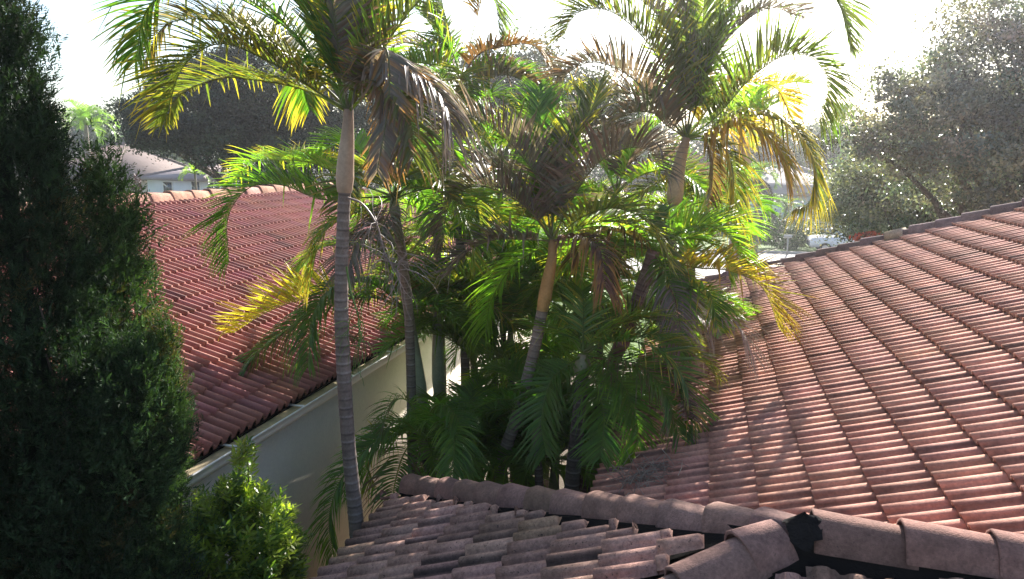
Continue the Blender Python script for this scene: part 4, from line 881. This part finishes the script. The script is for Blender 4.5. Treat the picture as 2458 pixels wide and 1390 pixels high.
# smooth pale trunk behind the yellow leaflets
t_ = at(1783, 330, 16.5); rp = thing('royal_palm', (t_[0]-.25, 16.5+.0, GZ), 'pale stout palm trunk standing behind the yellow hanging leaflets right of the clump', 'palm tree')
trunk_mesh(rp, [(t_[0]-.35, 16.9, GZ), at(1765, 620, 16.9), at(1778, 520, 16.8)], .20, .17, shaft=[at(1778, 520, 16.8), at(1782, 430, 16.7), at(1785, 370, 16.6), t_], tc=(.38, .33, .28), shc=(.50, .42, .28), bulge=1.12, ring=.12)
rand_fronds(rp, t_, 11, (1.3, 1.8), (30, 85), (70, 120), (0, 360), [(OLIVE, YEL, .3), (LIME*.8, YEL, .2)], .5, 88, wdt=.045, dens=.05)
# hedges and shrubs
def bush(name, label, c, rad, n, size, colr, group=None, cat='bush', m=M_hedge):
    t = thing(name, (c[0], c[1], c[2]-rad[2]), label, cat, group); d_ = rng.normal(0, 1, (n, 3)); d_ /= np.linalg.norm(d_, axis=1)[:, None]
    rr = rng.uniform(.5, 1, n)**.4*(1+.12*np.sin(d_[:, 0]*5+d_[:, 2]*7)+.08*np.sin(d_[:, 1]*9)); P = np.array(c)+d_*rr[:, None]*np.array(rad)
    b = MB(); leaves(b, P, 0, size, np.clip(np.array(colr)*(1+rng.normal(0, .3, (n, 1))), .004, 1)); b.build('foliage', m, t)
    b = MB(); 
    for k in range(8):
        q_ = P[rng.integers(n)]; b.tube([(c[0], c[1], c[2]-rad[2]), (q_+np.array(c))/2, q_], [.04, .025, .01], 4, cap=False)
    b.build('stems', M_bark, t); return t
def bz(x, y, Y): p = at(x, y, Y); return p
HB = 'shrubs in front of the pale blue house'
for i, (x, w_, h_, lb) in enumerate([(1800, 1.3, .75, 'red brown hedge shrub left end before the pale blue wall'), (1835, 1.1, 1.1, 'tallest rounded red brown shrub before the pale blue wall'), (1880, 1.5, .65, 'red brown hedge shrub right end before the pale blue wall')]):
    p = atz(x, 575, GZ); bush('hedge_shrub', lb, (at(x, 560, 57)[0], 57, GZ+h_), (w_, .9, h_), 2600, .16, (.06, .028, .03), HB)
bush('green_hedge', 'dense dark green bush on the grass verge beside the road', (at(1880, 590, 50)[0], 51.0, GZ+.95), (1.9, 1.0, 1.0), 5200, .12, (.045, .08, .03))
bush('green_hedge', 'yellow green bush just left of the white car', (at(1930, 585, 51)[0], 52.4, GZ+.8), (1.2, .9, .85), 3000, .12, (.12, .16, .04))
bush('red_leaf_plant', 'red leaved plant showing just above the far hip tiles', at(2085, 572, 22), (.40, .3, .16), 160, .16, (.40, .07, .04))
bush('flowering_shrub', 'pinkish shrub beside the thin palms', (at(1905, 545, 55)[0], 55, at(1905, 545, 55)[2]), (.9, .7, .7), 1500, .13, (.22, .13, .12))
bush('round_bush', 'clipped round bush at the corner of the low white house', (at(512, 447, 46)[0], 46, at(512, 447, 46)[2]-.3), (.45, .45, .6), 900, .12, (.03, .05, .02))
bush('red_tree', 'thin dark red plant against the low white house wall', (at(325, 440, 46)[0], 46, at(325, 440, 46)[2]-.2), (.4, .4, .8), 500, .15, (.06, .02, .02))
# mailbox post by the road
mp = atz(1889, 612, GZ); mb_ = thing('mailbox', (mp[0], mp[1], GZ), 'pale mailbox on a thin post on the verge beside the road', 'mailbox')
b = MB(); b.box((mp[0]-.04, mp[1]-.04, GZ), (mp[0]+.04, mp[1]+.04, GZ+1.05)); b.build('post', M_kerb, mb_)
b = MB(); b.tube([(mp[0]-.24, mp[1], GZ+1.12), (mp[0]+.22, mp[1], GZ+1.12)], .10, 12); b.build('box', M_kerb, mb_)
# parked white car
cp = atz(1985, 606, GZ); car = thing('parked_car', (cp[0]+1.2, cp[1], GZ), 'white car parked on the road beyond the far end of the pink roof', 'car')
cx_, cy_ = cp[0]+1.2, cp[1]
prof = [(-2.35, .45, .80, .86), (-2.25, .40, .95, .92), (-1.5, .38, 1.02, .95), (-.9, .38, 1.06, .96), (-.2, .36, 1.62, .78), (.9, .36, 1.70, .80), (1.75, .36, 1.62, .78), (2.2, .40, 1.10, .92), (2.35, .45, .90, .88)]
def ring_(x, z0, z1, wt):
    shoulder = min(z1, 1.0)
    return [(x, -.9*.95, z0), (x, -.93, (z0+shoulder)/2), (x, -.90, shoulder), (x, -.90*wt if z1 > 1.1 else -.8, z1-.04), (x, -.5, z1), (x, .5, z1), (x, .90*wt if z1 > 1.1 else .8, z1-.04), (x, .90, shoulder), (x, .93, (z0+shoulder)/2), (x, .9*.95, z0)]
V = []; 
for p in prof: V += [(cx_+q_[0], cy_+q_[1], GZ+q_[2]) for q_ in ring_(*p)]
b = MB(); nr_ = 10; F = [(i*nr_+j, i*nr_+(j+1) % nr_, (i+1)*nr_+(j+1) % nr_, (i+1)*nr_+j) for i in range(len(prof)-1) for j in range(nr_)]
b.add(V, F); b.build('body', M_carp, car, True)
b = MB()
for sgn in (-1, 1):
    for (x0, x1) in ((-.28, .70), (.80, 1.70)):
        b = MB()
        ys = sgn*.905; yt = sgn*.76
        b.hexa([(cx_+x0-.15, cy_+ys, GZ+1.08), (cx_+x1, cy_+ys, GZ+1.08), (cx_+x1, cy_+ys-.02*sgn, GZ+1.08), (cx_+x0-.15, cy_+ys-.02*sgn, GZ+1.08), (cx_+x0+.1, cy_+yt, GZ+1.54), (cx_+x1-.05, cy_+yt, GZ+1.54), (cx_+x1-.05, cy_+yt-.02*sgn, GZ+1.54), (cx_+x0+.1, cy_+yt-.02*sgn, GZ+1.54)]); b.build('side_window', M_glass, car)
b = MB(); b.hexa([(cx_-.86, cy_-.72, GZ+1.10), (cx_-.86, cy_+.72, GZ+1.10), (cx_-.80, cy_+.72, GZ+1.08), (cx_-.80, cy_-.72, GZ+1.08), (cx_-.27, cy_-.62, GZ+1.60), (cx_-.27, cy_+.62, GZ+1.60), (cx_-.22, cy_+.62, GZ+1.56), (cx_-.22, cy_-.62, GZ+1.56)]); b.build('windscreen', M_glass, car)
for (x, y) in ((-1.45, -.86), (1.45, -.86), (-1.45, .86), (1.45, .86)):
    wz = GZ+.34; b = MB(); b.tube([(cx_+x, cy_+y-.11, wz), (cx_+x, cy_+y+.11, wz)], .34, 20); wh = b.build('wheel', M_tyre, car); wh['_w'] = list(car.location)
    b = MB(); s_ = 1 if y > 0 else -1; b.tube([(cx_+x, cy_+y+s_*.10, wz), (cx_+x, cy_+y+s_*.125, wz)], .21, 16); b.build('rim', M_rim, wh)
for s_ in (-1, 1):
    b = MB(); b.hexa([(cx_-2.36, cy_+s_*.62-.16, GZ+.68), (cx_-2.36, cy_+s_*.62+.16, GZ+.68), (cx_-2.2, cy_+s_*.62+.16, GZ+.68), (cx_-2.2, cy_+s_*.62-.16, GZ+.68), (cx_-2.34, cy_+s_*.62-.16, GZ+.82), (cx_-2.34, cy_+s_*.62+.16, GZ+.82), (cx_-2.2, cy_+s_*.62+.16, GZ+.84), (cx_-2.2, cy_+s_*.62-.16, GZ+.84)]); b.build('headlight', M_lamp, car)
for o in bpy.data.objects:
    if '_w' in o: del o['_w']
# ---------------------------------------------------------------- haze
hm = bpy.data.materials.new('haze_air'); hm.use_nodes = True; t_ = hm.node_tree
for n_ in list(t_.nodes):
    if n_.type == 'BSDF_PRINCIPLED': t_.nodes.remove(n_)
pvn = t_.nodes.new('ShaderNodeVolumePrincipled'); pvn.inputs['Density'].default_value = .0010; pvn.inputs['Anisotropy'].default_value = .75
pvn.inputs['Color'].default_value = (.97, .97, 1.0, 1); t_.links.new(pvn.outputs[0], t_.nodes['Material Output'].inputs['Volume'])
b = MB(); b.box((-905, -305, GZ-1), (905, 1805, 12)); hz = b.build('haze', hm); tag(hz, kind='stuff')
